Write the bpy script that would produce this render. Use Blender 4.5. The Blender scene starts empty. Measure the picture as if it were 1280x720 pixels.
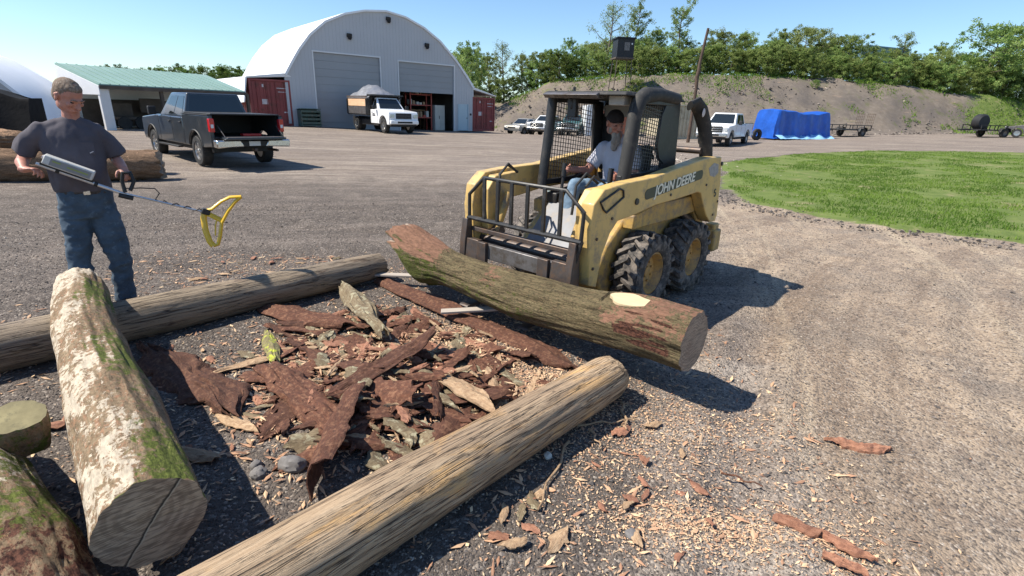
import bpy, bmesh, math, random
import numpy as np
from mathutils import Vector, Matrix
random.seed(7); RNG=np.random.default_rng(7)
R=math.radians; PI=math.pi
sc=bpy.context.scene
COL=sc.collection
# ------------------------------------------------------------------ mesh builder
class MB:
    def __init__(s): s.v=[]; s.f=[]; s.m=[]; s.M=Matrix.Identity(4); s.mi=0
    def add(s,vs,fs,mi=None):
        b=len(s.v)
        for p in vs:
            q=s.M@Vector(p); s.v.append((q.x,q.y,q.z))
        for f in fs: s.f.append(tuple(b+i for i in f)); s.m.append(s.mi if mi is None else mi)
        return s
    def box(s,c,d,rz=0,ry=0,rx=0,mi=None):
        T=Matrix.Translation(c)@Matrix.Rotation(rz,4,'Z')@Matrix.Rotation(ry,4,'Y')@Matrix.Rotation(rx,4,'X')
        vs=[T@Vector((x*d[0]/2,y*d[1]/2,z*d[2]/2)) for x in(-1,1) for y in(-1,1) for z in(-1,1)]
        return s.add(vs,[(0,1,3,2),(4,6,7,5),(0,4,5,1),(2,3,7,6),(0,2,6,4),(1,5,7,3)],mi)
    def hexa(s,lo,hi,mi=None):   # two quads (4 pts each)
        return s.add(list(lo)+list(hi),[(3,2,1,0),(4,5,6,7)]+[(i,(i+1)%4,4+(i+1)%4,4+i) for i in range(4)],mi)
    def prism(s,poly,a,b,axis='y',mi=None):
        def P(u,v,w): return (u,w,v) if axis=='y' else ((w,u,v) if axis=='x' else (u,v,w))
        n=len(poly)
        vs=[P(u,v,a) for u,v in poly]+[P(u,v,b) for u,v in poly]
        return s.add(vs,[tuple(range(n)),tuple(range(2*n-1,n-1,-1))]+[(i+n,(i+1)%n+n,(i+1)%n,i) for i in range(n)],mi)
    def tube(s,pts,r,n=8,cap=True,mi=None,flat=None,round_=False):
        pts=[Vector(p) for p in pts]; k=len(pts)
        rs=list(r) if hasattr(r,'__len__') else [r]*k
        if round_:
            a=(pts[0]-pts[1]).normalized(); b=(pts[-1]-pts[-2]).normalized()
            p0,p1,r0,r1=pts[0],pts[-1],rs[0],rs[-1]
            av=lambda q: min(q) if hasattr(q,'__len__') else q
            mu=lambda q,f: tuple(x*f for x in q) if hasattr(q,'__len__') else q*f
            pre=[(p0+a*av(r0)*math.sin(t),mu(r0,math.cos(t))) for t in (1.45,1.05,.6)]
            post=[(p1+b*av(r1)*math.sin(t),mu(r1,math.cos(t))) for t in (.6,1.05,1.45)]
            pts=[p for p,_ in pre]+pts+[p for p,_ in post]; rs=[q for _,q in pre]+rs+[q for _,q in post]; k=len(pts)
        t0=(pts[1]-pts[0]).normalized()
        u=t0.orthogonal().normalized() if flat is None else (Vector(flat)-t0*Vector(flat).dot(t0)).normalized()
        vs=[]
        for i in range(k):
            t=(pts[min(i+1,k-1)]-pts[max(i-1,0)]).normalized()
            u=(u-t*u.dot(t)); u=u.normalized() if u.length>1e-6 else t.orthogonal().normalized()
            w=t.cross(u); rr=rs[i]; ra,rb=(rr if hasattr(rr,'__len__') else (rr,rr))
            for j in range(n):
                a=2*PI*j/n; vs.append(pts[i]+u*math.cos(a)*ra+w*math.sin(a)*rb)
        fs=[(i*n+j,i*n+(j+1)%n,(i+1)*n+(j+1)%n,(i+1)*n+j) for i in range(k-1) for j in range(n)]
        if cap: fs+= [tuple(range(n-1,-1,-1)),tuple((k-1)*n+j for j in range(n))]
        return s.add(vs,fs,mi)
    def lathe(s,prof,n=24,axis='y',c=(0,0,0),mi=None):   # prof [(r,h)] closed ring if last==first
        vs=[]
        for r,h in prof:
            for j in range(n):
                a=2*PI*j/n; x,z=r*math.cos(a),r*math.sin(a)
                p={'y':(x,h,z),'x':(h,x,z),'z':(x,z,h)}[axis]; vs.append((p[0]+c[0],p[1]+c[1],p[2]+c[2]))
        k=len(prof)
        fs=[(i*n+j,i*n+(j+1)%n,(i+1)*n+(j+1)%n,(i+1)*n+j) for i in range(k-1) for j in range(n)]
        if prof[0][0]>1e-4 and prof[0]!=prof[-1]: fs+=[tuple(range(n-1,-1,-1)),tuple((k-1)*n+j for j in range(n))]
        return s.add(vs,fs,mi)
    def ball(s,c,r,n=14,rot=None,mi=None):
        r=r if hasattr(r,'__len__') else (r,r,r); rot=rot or Matrix.Identity(3); m=n//2+1
        vs=[Vector((0,0,r[2]))]
        for i in range(1,m):
            p=PI*i/m
            for j in range(n):
                a=2*PI*j/n; vs.append(Vector((r[0]*math.sin(p)*math.cos(a),r[1]*math.sin(p)*math.sin(a),r[2]*math.cos(p))))
        vs.append(Vector((0,0,-r[2])))
        vs=[rot@v+Vector(c) for v in vs]
        fs=[(0,1+j,1+(j+1)%n) for j in range(n)]
        for i in range(m-2):
            fs+=[(1+i*n+j,1+(i+1)*n+j,1+(i+1)*n+(j+1)%n,1+i*n+(j+1)%n) for j in range(n)]
        L=len(vs)-1; b=1+(m-2)*n
        fs+=[(L,b+(j+1)%n,b+j) for j in range(n)]
        return s.add(vs,fs,mi)
    def rings(s,rg,n=24,mi=None,pw=2.0):   # (cx,cy,cz,rx,ry) horizontal super-ellipses
        vs=[]
        for cx,cy,cz,rx,ry in rg:
            for j in range(n):
                a=2*PI*j/n; c_,s_=math.cos(a),math.sin(a)
                vs.append((cx+rx*math.copysign(abs(c_)**(2/pw),c_),cy+ry*math.copysign(abs(s_)**(2/pw),s_),cz))
        k=len(rg)
        fs=[(i*n+j,i*n+(j+1)%n,(i+1)*n+(j+1)%n,(i+1)*n+j) for i in range(k-1) for j in range(n)]
        fs+=[tuple(range(n-1,-1,-1)),tuple((k-1)*n+j for j in range(n))]
        return s.add(vs,fs,mi)
    def mesh(s,name,mats,smooth=None):
        me=bpy.data.meshes.new(name); me.from_pydata(s.v,[],s.f)
        for m in (mats if isinstance(mats,(list,tuple)) else [mats]): me.materials.append(m)
        if any(s.m): me.polygons.foreach_set('material_index',s.m)
        bm=bmesh.new(); bm.from_mesh(me); bmesh.ops.recalc_face_normals(bm,faces=bm.faces); bm.to_mesh(me); bm.free()
        if smooth is not None:
            me.polygons.foreach_set('use_smooth',[True]*len(me.polygons))
            if smooth<180: me.set_sharp_from_angle(angle=R(smooth))
        me.update(); return me
    def build(s,name,mats,parent=None,smooth=None,bevel=0,seg=2):
        o=bpy.data.objects.new(name,s.mesh(name,mats,smooth if not bevel else 35)); COL.objects.link(o)
        if parent: o.parent=parent
        if bevel:
            b=o.modifiers.new('bevel','BEVEL'); b.width=bevel; b.segments=seg; b.limit_method='ANGLE'; b.angle_limit=R(32); b.harden_normals=False
        return o
def tag(o,label=None,cat=None,group=None,kind=None):
    if label: o['label']=label
    if cat: o['category']=cat
    if group: o['group']=group
    if kind: o['kind']=kind
    return o
def empty(name,loc=(0,0,0),rz=0,label=None,cat=None,group=None):
    o=bpy.data.objects.new(name,None); COL.objects.link(o); o.location=loc; o.rotation_euler=(0,0,rz); o.empty_display_size=.1
    return tag(o,label,cat,group)
def fast_mesh(name,V,F,mats,smooth=False,k=None):
    """V (n,3), F (m,k) numpy"""
    me=bpy.data.meshes.new(name); n=len(V); m,k=F.shape
    me.vertices.add(n); me.vertices.foreach_set('co',V.astype(np.float32).ravel())
    me.loops.add(m*k); me.loops.foreach_set('vertex_index',F.astype(np.int32).ravel())
    me.polygons.add(m); me.polygons.foreach_set('loop_start',np.arange(0,m*k,k,dtype=np.int32))
    me.polygons.foreach_set('use_smooth',np.full(m,smooth))
    for q in (mats if isinstance(mats,(list,tuple)) else [mats]): me.materials.append(q)
    me.update(calc_edges=True); return me
def fattr(me,name,vals):
    a=me.attributes.new(name,'FLOAT','POINT'); a.data.foreach_set('value',np.asarray(vals,np.float32))
def obj(name,me,parent=None,loc=None):
    o=bpy.data.objects.new(name,me); COL.objects.link(o)
    if parent: o.parent=parent
    if loc is not None: o.location=loc
    return o
# ------------------------------------------------------------------ numpy noise
def _h(i,j,k,s):
    n=(i*374761393+j*668265263+k*2147483647+s*1274126177)&0xffffffff
    n=((n^(n>>13))*1274126177)&0xffffffff
    return ((n^(n>>16))&0xffff)/65535.0
def noise(P,s=0):
    P=np.asarray(P,float); I=np.floor(P).astype(np.int64); f=P-I; f=f*f*(3-2*f)
    r=0
    for a in(0,1):
        for b in(0,1):
            for c in(0,1):
                w=(f[...,0] if a else 1-f[...,0])*(f[...,1] if b else 1-f[...,1])*(f[...,2] if c else 1-f[...,2])
                r=r+w*_h(I[...,0]+a,I[...,1]+b,I[...,2]+c,s)
    return r*2-1
def fbm(P,s=0,o=4):
    P=np.asarray(P,float); r=0;a=1;t=0
    for i in range(o): r=r+a*noise(P*2**i,s+i*17); t+=a; a*=.5
    return r/t
# ------------------------------------------------------------------ terrain height
def sm(t): t=np.clip(t,0,1); return t*t*(3-2*t)
SB=[-1.2,-.3,-.12,-.03,.07,.18,.38,.6,.75,.95,1.3]
YB=[80,75,62,55,54,52,48,50,52,55,60]
YC=[100,95,75,65,64,62,60,60,60,62,68]
HC=[1,1,2.0,2.7,5.2,5.9,6.3,6.1,5.3,4.6,4.6]
def gz(x,y):
    x=np.asarray(x,float); y=np.asarray(y,float)
    z=.3*sm((-x-8)/9)+.033*np.maximum(0,x-10)*sm((x-10)/4)*sm((70-x)/30)*sm((y-2)/10)
    z=z-.4*np.exp(-((x-2)**2/60+(y-53)**2/40))+.17*np.exp(-((x+7.5)**2/30+(y-34)**2/30))
    s=x/np.maximum(y,1e-3)
    yb=np.interp(s,SB,YB);yc=np.interp(s,SB,YC);hc=np.interp(s,SB,HC)
    t=sm((y-yb)/(yc-yb))
    r=np.where(y>1,z*(1-t)+hc*t+np.where(y>yc,(y-yc)*.01,0),z)
    return r
def g(x,y): return float(gz(x,y))
# ------------------------------------------------------------------ materials
def nt(name):
    m=bpy.data.materials.new(name); m.use_nodes=True; t=m.node_tree; b=t.nodes['Principled BSDF']
    return m,t,b
class N:
    def __init__(s,t): s.t=t; s.tc=t.nodes.new('ShaderNodeTexCoord').outputs['Object']
    def new(s,k,**kw):
        n=s.t.nodes.new('ShaderNode'+k)
        for a,v in kw.items(): setattr(n,a,v)
        return n
    def L(s,a,b): s.t.links.new(a,b)
    def mapping(s,scale=(1,1,1),rot=(0,0,0),loc=(0,0,0),src=None):
        n=s.new('Mapping'); s.L(src or s.tc,n.inputs[0]); n.inputs['Scale'].default_value=scale; n.inputs['Rotation'].default_value=rot; n.inputs['Location'].default_value=loc
        return n.outputs[0]
    def noise(s,scale=5,detail=4,rough=.6,src=None,dist=0):
        n=s.new('TexNoise'); s.L(src or s.tc,n.inputs['Vector']); n.inputs['Scale'].default_value=scale; n.inputs['Detail'].default_value=detail; n.inputs['Roughness'].default_value=rough; n.inputs['Distortion'].default_value=dist
        return n.outputs['Fac']
    def vor(s,scale=5,src=None,feature='F1',out='Distance',rand=1):
        n=s.new('TexVoronoi',feature=feature); s.L(src or s.tc,n.inputs['Vector']); n.inputs['Scale'].default_value=scale; n.inputs['Randomness'].default_value=rand
        return n.outputs[out]
    def ramp(s,src,stops,interp='LINEAR'):
        n=s.new('ValToRGB'); n.color_ramp.interpolation=interp; s.L(src,n.inputs[0]); e=n.color_ramp.elements
        while len(e)<len(stops): e.new(.5)
        for i,(p,c) in enumerate(stops):
            e[i].position=p; c=c if hasattr(c,'__len__') else (c,c,c); e[i].color=(*c[:3],1)
        return n.outputs[0]
    def mix(s,f,a,b,mode='MIX'):
        n=s.new('Mix',data_type='RGBA',blend_type=mode)
        for i,v in ((0,f),(6,a),(7,b)):
            if isinstance(v,(int,float)): n.inputs[i].default_value=v if i==0 else (v,v,v,1)
            elif hasattr(v,'is_output') or hasattr(v,'links'): s.L(v,n.inputs[i])
            else: n.inputs[i].default_value=(*v[:3],1)
        return n.outputs[2]
    def math(s,op,a,b=0,c=None,clamp=False):
        n=s.new('Math',operation=op,use_clamp=clamp)
        for i,v in enumerate((a,b)+((c,) if c is not None else ())):
            if isinstance(v,(int,float)): n.inputs[i].default_value=v
            else: s.L(v,n.inputs[i])
        return n.outputs[0]
    def attr(s,name):
        n=s.new('Attribute'); n.attribute_name=name; return n.outputs['Fac']
    def bump(s,h,strength=.3,dist=.01,b=None,prev=None):
        n=s.new('Bump'); s.L(h,n.inputs['Height']); n.inputs['Strength'].default_value=strength; n.inputs['Distance'].default_value=dist
        if prev is not None: s.L(prev,n.inputs['Normal'])
        if b is not None: s.L(n.outputs[0],b.inputs['Normal'])
        return n.outputs[0]
def simple(name,col,rough=.6,metal=0,var=.2,vs=4,bump=.1,bs=60,bd=.004,dirt=None,dirtamt=.5,coat=0,spec=None,emis=None,trans=0,stretch=(1,1,1)):
    m,t,b=nt(name); n=N(t)
    src=n.mapping(stretch)
    f=n.noise(vs,5,.65,src)
    c=n.mix(n.ramp(f,[(.3,0),(.7,1)]),[x*(1-var) for x in col],[min(1,x*(1+var)) for x in col])
    if dirt:
        d=n.noise(vs*2.3,6,.75,n.mapping(stretch,loc=(3,7,1)))
        c=n.mix(n.ramp(d,[(.62-.25*dirtamt,0),(.78-.2*dirtamt,1)]),c,dirt)
    n.L(c,b.inputs['Base Color']); b.inputs['Roughness'].default_value=rough; b.inputs['Metallic'].default_value=metal
    if dirt and rough<.5:
        n.L(n.math('ADD',n.math('MULTIPLY',d,.35),rough-.1),b.inputs['Roughness'])
    if coat: b.inputs['Coat Weight'].default_value=coat; b.inputs['Coat Roughness'].default_value=.06
    if spec is not None: b.inputs['Specular IOR Level'].default_value=spec
    if bump: n.bump(n.noise(bs,4,.6,src),bump,bd,b)
    if emis: b.inputs['Emission Color'].default_value=(*emis,1); b.inputs['Emission Strength'].default_value=1
    return m
m={}
m['yellow']=simple('yellow_paint',(.60,.40,.135),.5,0,.12,3,.08,40,dirt=(.30,.22,.13),dirtamt=.50,coat=.1)
m['yellow2']=simple('dusty_yellow_paint',(.46,.29,.08),.6,0,.2,4,.1,40,dirt=(.21,.155,.10),dirtamt=.75)
m['black']=simple('black_paint',(.018,.018,.019),.42,0,.3,5,.1,60,dirt=(.07,.06,.05),dirtamt=.35)
m['pad']=simple('black_foam_pad',(.022,.022,.022),.75,0,.25,6,.25,90,dirt=(.075,.065,.055),dirtamt=.4)
m['steel']=simple('worn_dark_steel',(.085,.07,.065),.5,.5,.35,6,.3,30,dirt=(.14,.085,.055),dirtamt=.6)
m['steel_bare']=simple('scuffed_grey_steel',(.17,.16,.16),.42,.6,.3,5,.2,40,dirt=(.10,.08,.065),dirtamt=.6)
m['rubber']=simple('dusty_tyre_rubber',(.045,.042,.04),.9,0,.3,6,.3,50,dirt=(.20,.17,.145),dirtamt=.75)
m['rubber_clean']=simple('tyre_rubber',(.02,.02,.02),.8,0,.3,6,.2,50,dirt=(.06,.05,.045),dirtamt=.4)
m['rim_y']=simple('orange_yellow_rim',(.42,.24,.07),.5,0,.2,6,.1,40,dirt=(.18,.13,.09),dirtamt=.6)
m['chrome']=simple('chrome',(.62,.62,.62),.18,1,.05,3,.02,30,dirt=(.3,.28,.26),dirtamt=.3)
m['alloy']=simple('alloy',(.5,.5,.5),.3,.9,.1,4,.02,30)
m['glass_dark']=simple('dark_window_glass',(.012,.016,.018),.05,0,.1,2,0,spec=.8)
m['pk_paint']=simple('dark_grey_truck_paint',(.035,.042,.05),.28,.35,.15,2,.02,30,dirt=(.09,.08,.07),dirtamt=.25,coat=.7)
m['white_paint']=simple('white_truck_paint',(.78,.79,.80),.3,0,.03,2,.02,30,dirt=(.5,.47,.43),dirtamt=.12,coat=.5)
m['silver_paint']=simple('silver_tan_car_paint',(.42,.41,.38),.3,.4,.08,2,.02,30,coat=.5)
m['teal_paint']=simple('dark_teal_truck_paint',(.04,.11,.11),.35,.1,.1,2,.02,30,coat=.5)
m['plastic']=simple('black_plastic',(.016,.016,.017),.6,0,.2,5,.1,80)
m['red_lens']=simple('red_tail_lamp',(.5,.02,.025),.15,0,.1,5,0,coat=.5)
m['lamp']=simple('headlamp_lens',(.55,.58,.6),.1,.2,.1,8,0,coat=.8)
m['plate']=simple('plate_white',(.6,.62,.62),.4,0,.1,5,0)
m['fabric_white']=simple('white_building_membrane',(.80,.81,.83),.55,0,.04,.5,.05,8,dirt=(.62,.62,.60),dirtamt=.12)
m['panel_grey']=simple('pale_grey_end_wall',(.47,.475,.49),.6,0,.04,.4,.04,6,dirt=(.46,.47,.48),dirtamt=.12)
m['door_grey']=simple('grey_sectional_door',(.29,.30,.315),.5,0,.05,.6,.05,10)
m['door_blue']=simple('pale_blue_grey_door',(.42,.53,.58),.5,0,.05,2,.05,10)
m['cont_red']=simple('faded_red_container_paint',(.26,.052,.048),.6,0,.2,.9,.1,20,dirt=(.13,.045,.03),dirtamt=.45)
m['cont_orange']=simple('rusty_orange_container_paint',(.42,.15,.08),.7,0,.25,.9,.1,20,dirt=(.16,.07,.04),dirtamt=.5)
m['cont_tan']=simple('tan_container_paint',(.46,.40,.28),.7,0,.15,.9,.1,20,dirt=(.25,.2,.14),dirtamt=.4)
m['mark_white']=simple('faded_white_marking',(.55,.5,.5),.6,0,.2,6,0)
m['green_roof']=simple('pale_green_metal_roof',(.22,.34,.30),.6,.1,.08,.5,.04,10,dirt=(.3,.4,.36),dirtamt=.25)
m['shed_white']=simple('white_shed_siding',(.66,.66,.66),.6,0,.06,1,.05,10)
m['shed_dark']=simple('dark_shed_timber',(.09,.07,.055),.8,0,.3,2,.1,20)
m['greenbin']=simple('dark_green_bin_paint',(.05,.10,.085),.6,0,.25,2,.1,20,dirt=(.12,.11,.09),dirtamt=.5)
m['tarp_black']=simple('black_tarp',(.010,.010,.011),.9,0,.3,1.5,.5,3,.05,spec=.1)
m['tarp_silver']=simple('silver_tarp',(.27,.28,.31),.35,.4,.25,2.5,.5,5,.06)
m['plywood']=simple('pale_plywood',(.66,.42,.25),.7,0,.15,2,.1,30,stretch=(1,1,6))
m['wood_dark']=simple('dark_sideboard_wood',(.16,.09,.055),.8,0,.3,3,.2,30,stretch=(1,1,5))
m['tarp_blue']=simple('bright_blue_tarp',(.012,.085,.42),.4,0,.25,1.5,.5,4,.06)
m['tarp_pale']=simple('pale_blue_tarp_underside',(.25,.48,.72),.4,0,.25,2,.5,5,.05)
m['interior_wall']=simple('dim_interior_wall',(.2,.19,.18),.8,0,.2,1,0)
m['red_shelf']=simple('red_steel_shelf',(.34,.05,.035),.5,0,.2,2,0)
m['cardboard']=simple('cardboard',(.34,.22,.13),.8,0,.2,3,0)
m['white_appl']=simple('off_white_cabinet',(.5,.49,.44),.5,0,.1,3,0)
m['blind_black']=simple('black_blind_panel',(.012,.014,.018),.6,0,.3,2,.1,10)
m['steel_blue']=simple('blue_grey_cladding',(.11,.19,.25),.6,0,.1,.3,0)
m['rust']=simple('rusty_pole_steel',(.085,.055,.04),.85,.1,.35,3,.4,20)
m['denim']=simple('blue_denim',(.050,.078,.112),.9,0,.35,7,.35,220,.002,dirt=(.13,.19,.25),dirtamt=.22)
m['denim2']=simple('light_blue_denim',(.13,.20,.28),.9,0,.3,7,.3,220,.002,dirt=(.25,.32,.4),dirtamt=.4)
m['shirt']=simple('faded_charcoal_cotton',(.082,.074,.088),.95,0,.2,5,.3,260,.0015)
m['shirt2']=simple('pale_lavender_grey_cotton',(.50,.49,.55),.95,0,.12,5,.3,200,.0015)
m['skin']=simple('sunburnt_skin',(.43,.195,.14),.5,0,.16,16,.25,110,.0015,dirt=(.34,.115,.085),dirtamt=.35)
m['hair']=simple('short_sandy_grey_hair',(.17,.12,.085),.85,0,.4,30,.9,160,.005,dirt=(.34,.29,.25),dirtamt=.45,stretch=(1,1,.4))
m['beard']=simple('grey_beard',(.30,.27,.24),.9,0,.35,30,.9,120,.006,stretch=(1,1,.3))
m['cap']=simple('dark_cap_cloth',(.02,.016,.018),.9,0,.2,20,.3,200)
m['boot']=simple('dark_brown_leather',(.025,.018,.014),.6,0,.3,12,.2,60,dirt=(.11,.085,.065),dirtamt=.5)
m['eye']=simple('eye_dark',(.02,.015,.012),.2,0,.1,5,0)
m['det_grey']=simple('light_grey_instrument_case',(.52,.52,.50),.45,0,.06,6,.05,50,dirt=(.3,.29,.27),dirtamt=.2)
m['det_dark']=simple('grey_instrument_face',(.22,.22,.22),.5,0,.1,6,0)
m['det_lime']=simple('olive_green_instrument_strip',(.25,.30,.08),.5,0,.1,6,0)
m['alu']=simple('brushed_shaft_aluminium',(.55,.55,.57),.35,.7,.1,6,0)
m['coil_yellow']=simple('bright_yellow_plastic',(.75,.46,.02),.35,0,.08,6,0,coat=.3)
m['decal']=simple('dark_olive_decal',(.035,.042,.03),.5,0,.2,6,0)
m['letter']=simple('cream_lettering',(.72,.70,.58),.5,0,.08,20,0)
m['seat']=simple('black_vinyl_seat',(.02,.02,.02),.6,0,.2,6,.1,40)
m['headliner']=simple('beige_grey_headliner',(.38,.36,.33),.8,0,.1,5,.1,60)
m['chalk']=simple('pale_grey_floor_sheet',(.17,.175,.19),.55,.1,.2,5,.1,40,dirt=(.22,.19,.16),dirtamt=.5)
def wood_mat(name,base,light,dark,peel=(.5,.34,.17),peelamt=.5,grey=(.3,.27,.24)):
    """weathered debarked pole, grain along local X"""
    M_,t,b=nt(name); n=N(t)
    g1=n.noise(4,6,.7,n.mapping((.55,9,9)))
    g2=n.noise(3,8,.75,n.mapping((1.2,40,40)))
    p=n.noise(2.2,6,.7,n.mapping((.7,2.6,2.6)),.6)
    big=n.noise(1.1,4,.6,n.mapping((.6,1.6,1.6),loc=(9,2,5)))
    c=n.mix(n.ramp(g1,[(.35,0),(.68,1)]),base,light)
    c=n.mix(n.ramp(p,[(.62-.14*peelamt,0),(.70-.12*peelamt,1)]),c,peel)
    c=n.mix(n.ramp(big,[(.5,0),(.72,.85)]),c,grey)
    c=n.mix(n.ramp(g2,[(.36,.85),(.46,0)]),c,dark)
    cr=n.noise(1.6,3,.5,n.mapping((.5,14,14),loc=(4,0,0)),.3)
    crack=n.ramp(n.math('ABSOLUTE',n.math('SUBTRACT',cr,.5)),[(0,1),(.018,0)])
    cr2=n.noise(1.3,4,.6,n.mapping((.9,26,26),loc=(1,7,3)),.4); crack=n.math('MAXIMUM',crack,n.ramp(n.math('ABSOLUTE',n.math('SUBTRACT',cr2,.52)),[(0,.9),(.012,0)]))
    kn=n.vor(1,n.mapping((1.7,2.8,2.8),loc=(.4,.2,.1))); c=n.mix(n.ramp(kn,[(.03,1),(.10,.0)]),c,(.07,.035,.02))
    stn=n.noise(2.0,7,.75,n.mapping((.8,3,3),loc=(2,2,8)),.5); c=n.mix(n.ramp(stn,[(.58,0),(.66,.75)]),c,(.075,.042,.027))
    c=n.mix(n.math('MULTIPLY',crack,.9),c,[x*.25 for x in dark])
    n.L(c,b.inputs['Base Color']); b.inputs['Roughness'].default_value=.82
    h=n.math('SUBTRACT',n.math('ADD',g2,n.math('MULTIPLY',g1,.7)),n.math('MULTIPLY',crack,1.2))
    n.bump(h,.75,.012,b); return M_
def bark_mat(name,b1,b2,b3,peel,moss,stretch=(1.6,6,6),bd=.02,speck=.5):
    """bark with peeled and mossy areas driven by per-vertex 'peel' and 'moss' plus noise"""
    M_,t,b=nt(name); n=N(t)
    r=n.noise(4.5,7,.72,n.mapping(stretch),.8)
    r2=n.noise(14,6,.7,n.mapping((stretch[0]*1.4,stretch[1],stretch[2])))
    fine=n.noise(60,5,.7)
    v=n.vor(7,n.mapping((stretch[0]*.9,stretch[1]*.8,stretch[2]*.8)),'DISTANCE_TO_EDGE')
    c=n.mix(n.ramp(r,[(.35,0),(.62,1)]),b1,b2)
    c=n.mix(n.ramp(r2,[(.5,0),(.66,.8)]),c,b3)
    c=n.mix(n.ramp(fine,[(.38,.6),(.5,0)]),c,[x*.4 for x in b1])
    pn=n.noise(9,8,.74,n.mapping((1.0,1.3,1.3)),.4)
    pk=n.math('ADD',n.math('ADD',n.attr('peel'),n.math('MULTIPLY',n.math('SUBTRACT',pn,.5),1.9)),n.math('MULTIPLY',n.math('SUBTRACT',n.noise(38,6,.75),.5),1.3))
    pc=n.mix(n.ramp(n.noise(26,5,.7,n.mapping((.7,1.5,1.5))),[(.36,0),(.62,1)]),[x*.62 for x in peel],peel)
    c=n.mix(n.ramp(pk,[(.47,0),(.53,1)]),c,pc)
    rk=n.math('ADD',n.attr('rot'),n.math('MULTIPLY',n.math('SUBTRACT',n.noise(13,7,.72,n.mapping((1,1.6,1.6)),.4),.5),1.1))
    c=n.mix(n.ramp(rk,[(.48,0),(.54,1)]),c,n.mix(n.ramp(fine,[(.4,0),(.6,1)]),(.035,.014,.010),(.13,.055,.035)))
    mn=n.noise(16,8,.78,None,.3)
    mk=n.math('ADD',n.attr('moss'),n.math('MULTIPLY',n.math('SUBTRACT',mn,.5),1.7))
    mc=n.mix(n.ramp(n.noise(70,3,.6),[(.35,0),(.65,1)]),[x*.45 for x in moss],moss)
    c=n.mix(n.ramp(mk,[(.47,0),(.6,1)]),c,mc)
    n.L(c,b.inputs['Base Color']); b.inputs['Roughness'].default_value=.9; b.inputs['Specular IOR Level'].default_value=.25
    h=n.math('ADD',n.math('ADD',n.math('MULTIPLY',r,1.0),n.math('MULTIPLY',n.ramp(v,[(0,0),(.2,1)]),.12)),n.math('ADD',n.math('MULTIPLY',r2,.5),n.math('MULTIPLY',fine,.18)))
    n.bump(h,.9,bd,b); return M_
def endgrain(name,c1,c2,c3,scale=30,crackc=None):
    M_,t,b=nt(name); n=N(t)
    w=n.new('TexWave',wave_type='RINGS',rings_direction='X'); n.L(n.mapping((1,1,1),loc=(0,.03,-.05)),w.inputs[0]); w.inputs['Scale'].default_value=scale; w.inputs['Distortion'].default_value=7; w.inputs['Detail'].default_value=4; w.inputs['Detail Scale'].default_value=.6; w.inputs['Detail Roughness'].default_value=.6
    f=n.noise(5,6,.7); saw=n.noise(12,4,.6,n.mapping((1,1.2,14)))
    c=n.mix(n.ramp(w.outputs['Fac'],[(.2,0),(.8,1)]),c1,c2)
    c=n.mix(n.ramp(f,[(.4,0),(.68,.8)]),c,c3)
    c=n.mix(n.ramp(saw,[(.42,.7),(.54,0)]),c,[x*.45 for x in c1])
    if crackc:
        sp=n.new('SeparateXYZ'); n.L(n.tc,sp.inputs[0]); wob=n.math('MULTIPLY',n.math('SUBTRACT',n.noise(9,4,.6),.5),.03)
        dl=n.math('ADD',n.math('ADD',n.math('MULTIPLY',sp.outputs[1],.80),n.math('MULTIPLY',sp.outputs[2],-.60)),wob)
        ab=n.math('ABSOLUTE',dl); c=n.mix(n.ramp(ab,[(0,1),(.003,1),(.006,0)]),c,(.015,.012,.01)); c=n.mix(n.ramp(n.math('ABSOLUTE',n.math('SUBTRACT',dl,.006)),[(0,.8),(.004,0)]),c,crackc)
    n.L(c,b.inputs['Base Color']); b.inputs['Roughness'].default_value=.85
    n.bump(n.math('ADD',n.math('MULTIPLY',w.outputs['Fac'],.25),saw),.5,.004,b); return M_
m['pole']=wood_mat('weathered_pole_wood',(.33,.225,.135),(.54,.40,.26),(.085,.048,.028),(.62,.38,.17),.55,(.20,.14,.095))
m['pole2']=wood_mat('greyed_pole_wood',(.24,.18,.12),(.36,.28,.19),(.09,.06,.045),(.34,.24,.13),.2,(.22,.18,.145))
m['bark_moss']=bark_mat('mossy_peeling_bark',(.14,.095,.055),(.27,.20,.125),(.33,.165,.095),(.56,.475,.365),(.13,.155,.03),(1.6,4,4),.012)
m['bark_ridge']=bark_mat('ridged_green_brown_bark',(.055,.042,.022),(.20,.16,.085),(.24,.165,.095),(.29,.155,.10),(.12,.135,.03),(1.1,8,8),.035)
m['bark_back']=bark_mat('pale_brown_bark',(.13,.08,.05),(.27,.17,.105),(.33,.2,.12),(.5,.3,.18),(.12,.12,.03),(1.2,6,6),.03)
m['end_grey']=endgrain('grey_weathered_end_grain',(.22,.16,.11),(.32,.245,.17),(.39,.31,.22),9,(.42,.37,.28))
m['end_tan']=endgrain('brown_end_grain',(.27,.205,.15),(.38,.30,.23),(.22,.15,.11),16)
m['end_pale']=simple('fresh_sawn_wood',(.52,.41,.25),.8,0,.1,8,.2,60,stretch=(1,8,8))
m['end_olive']=simple('olive_weathered_stump_top',(.20,.17,.085),.9,0,.3,8,.3,40,dirt=(.1,.09,.05),dirtamt=.4)
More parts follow.
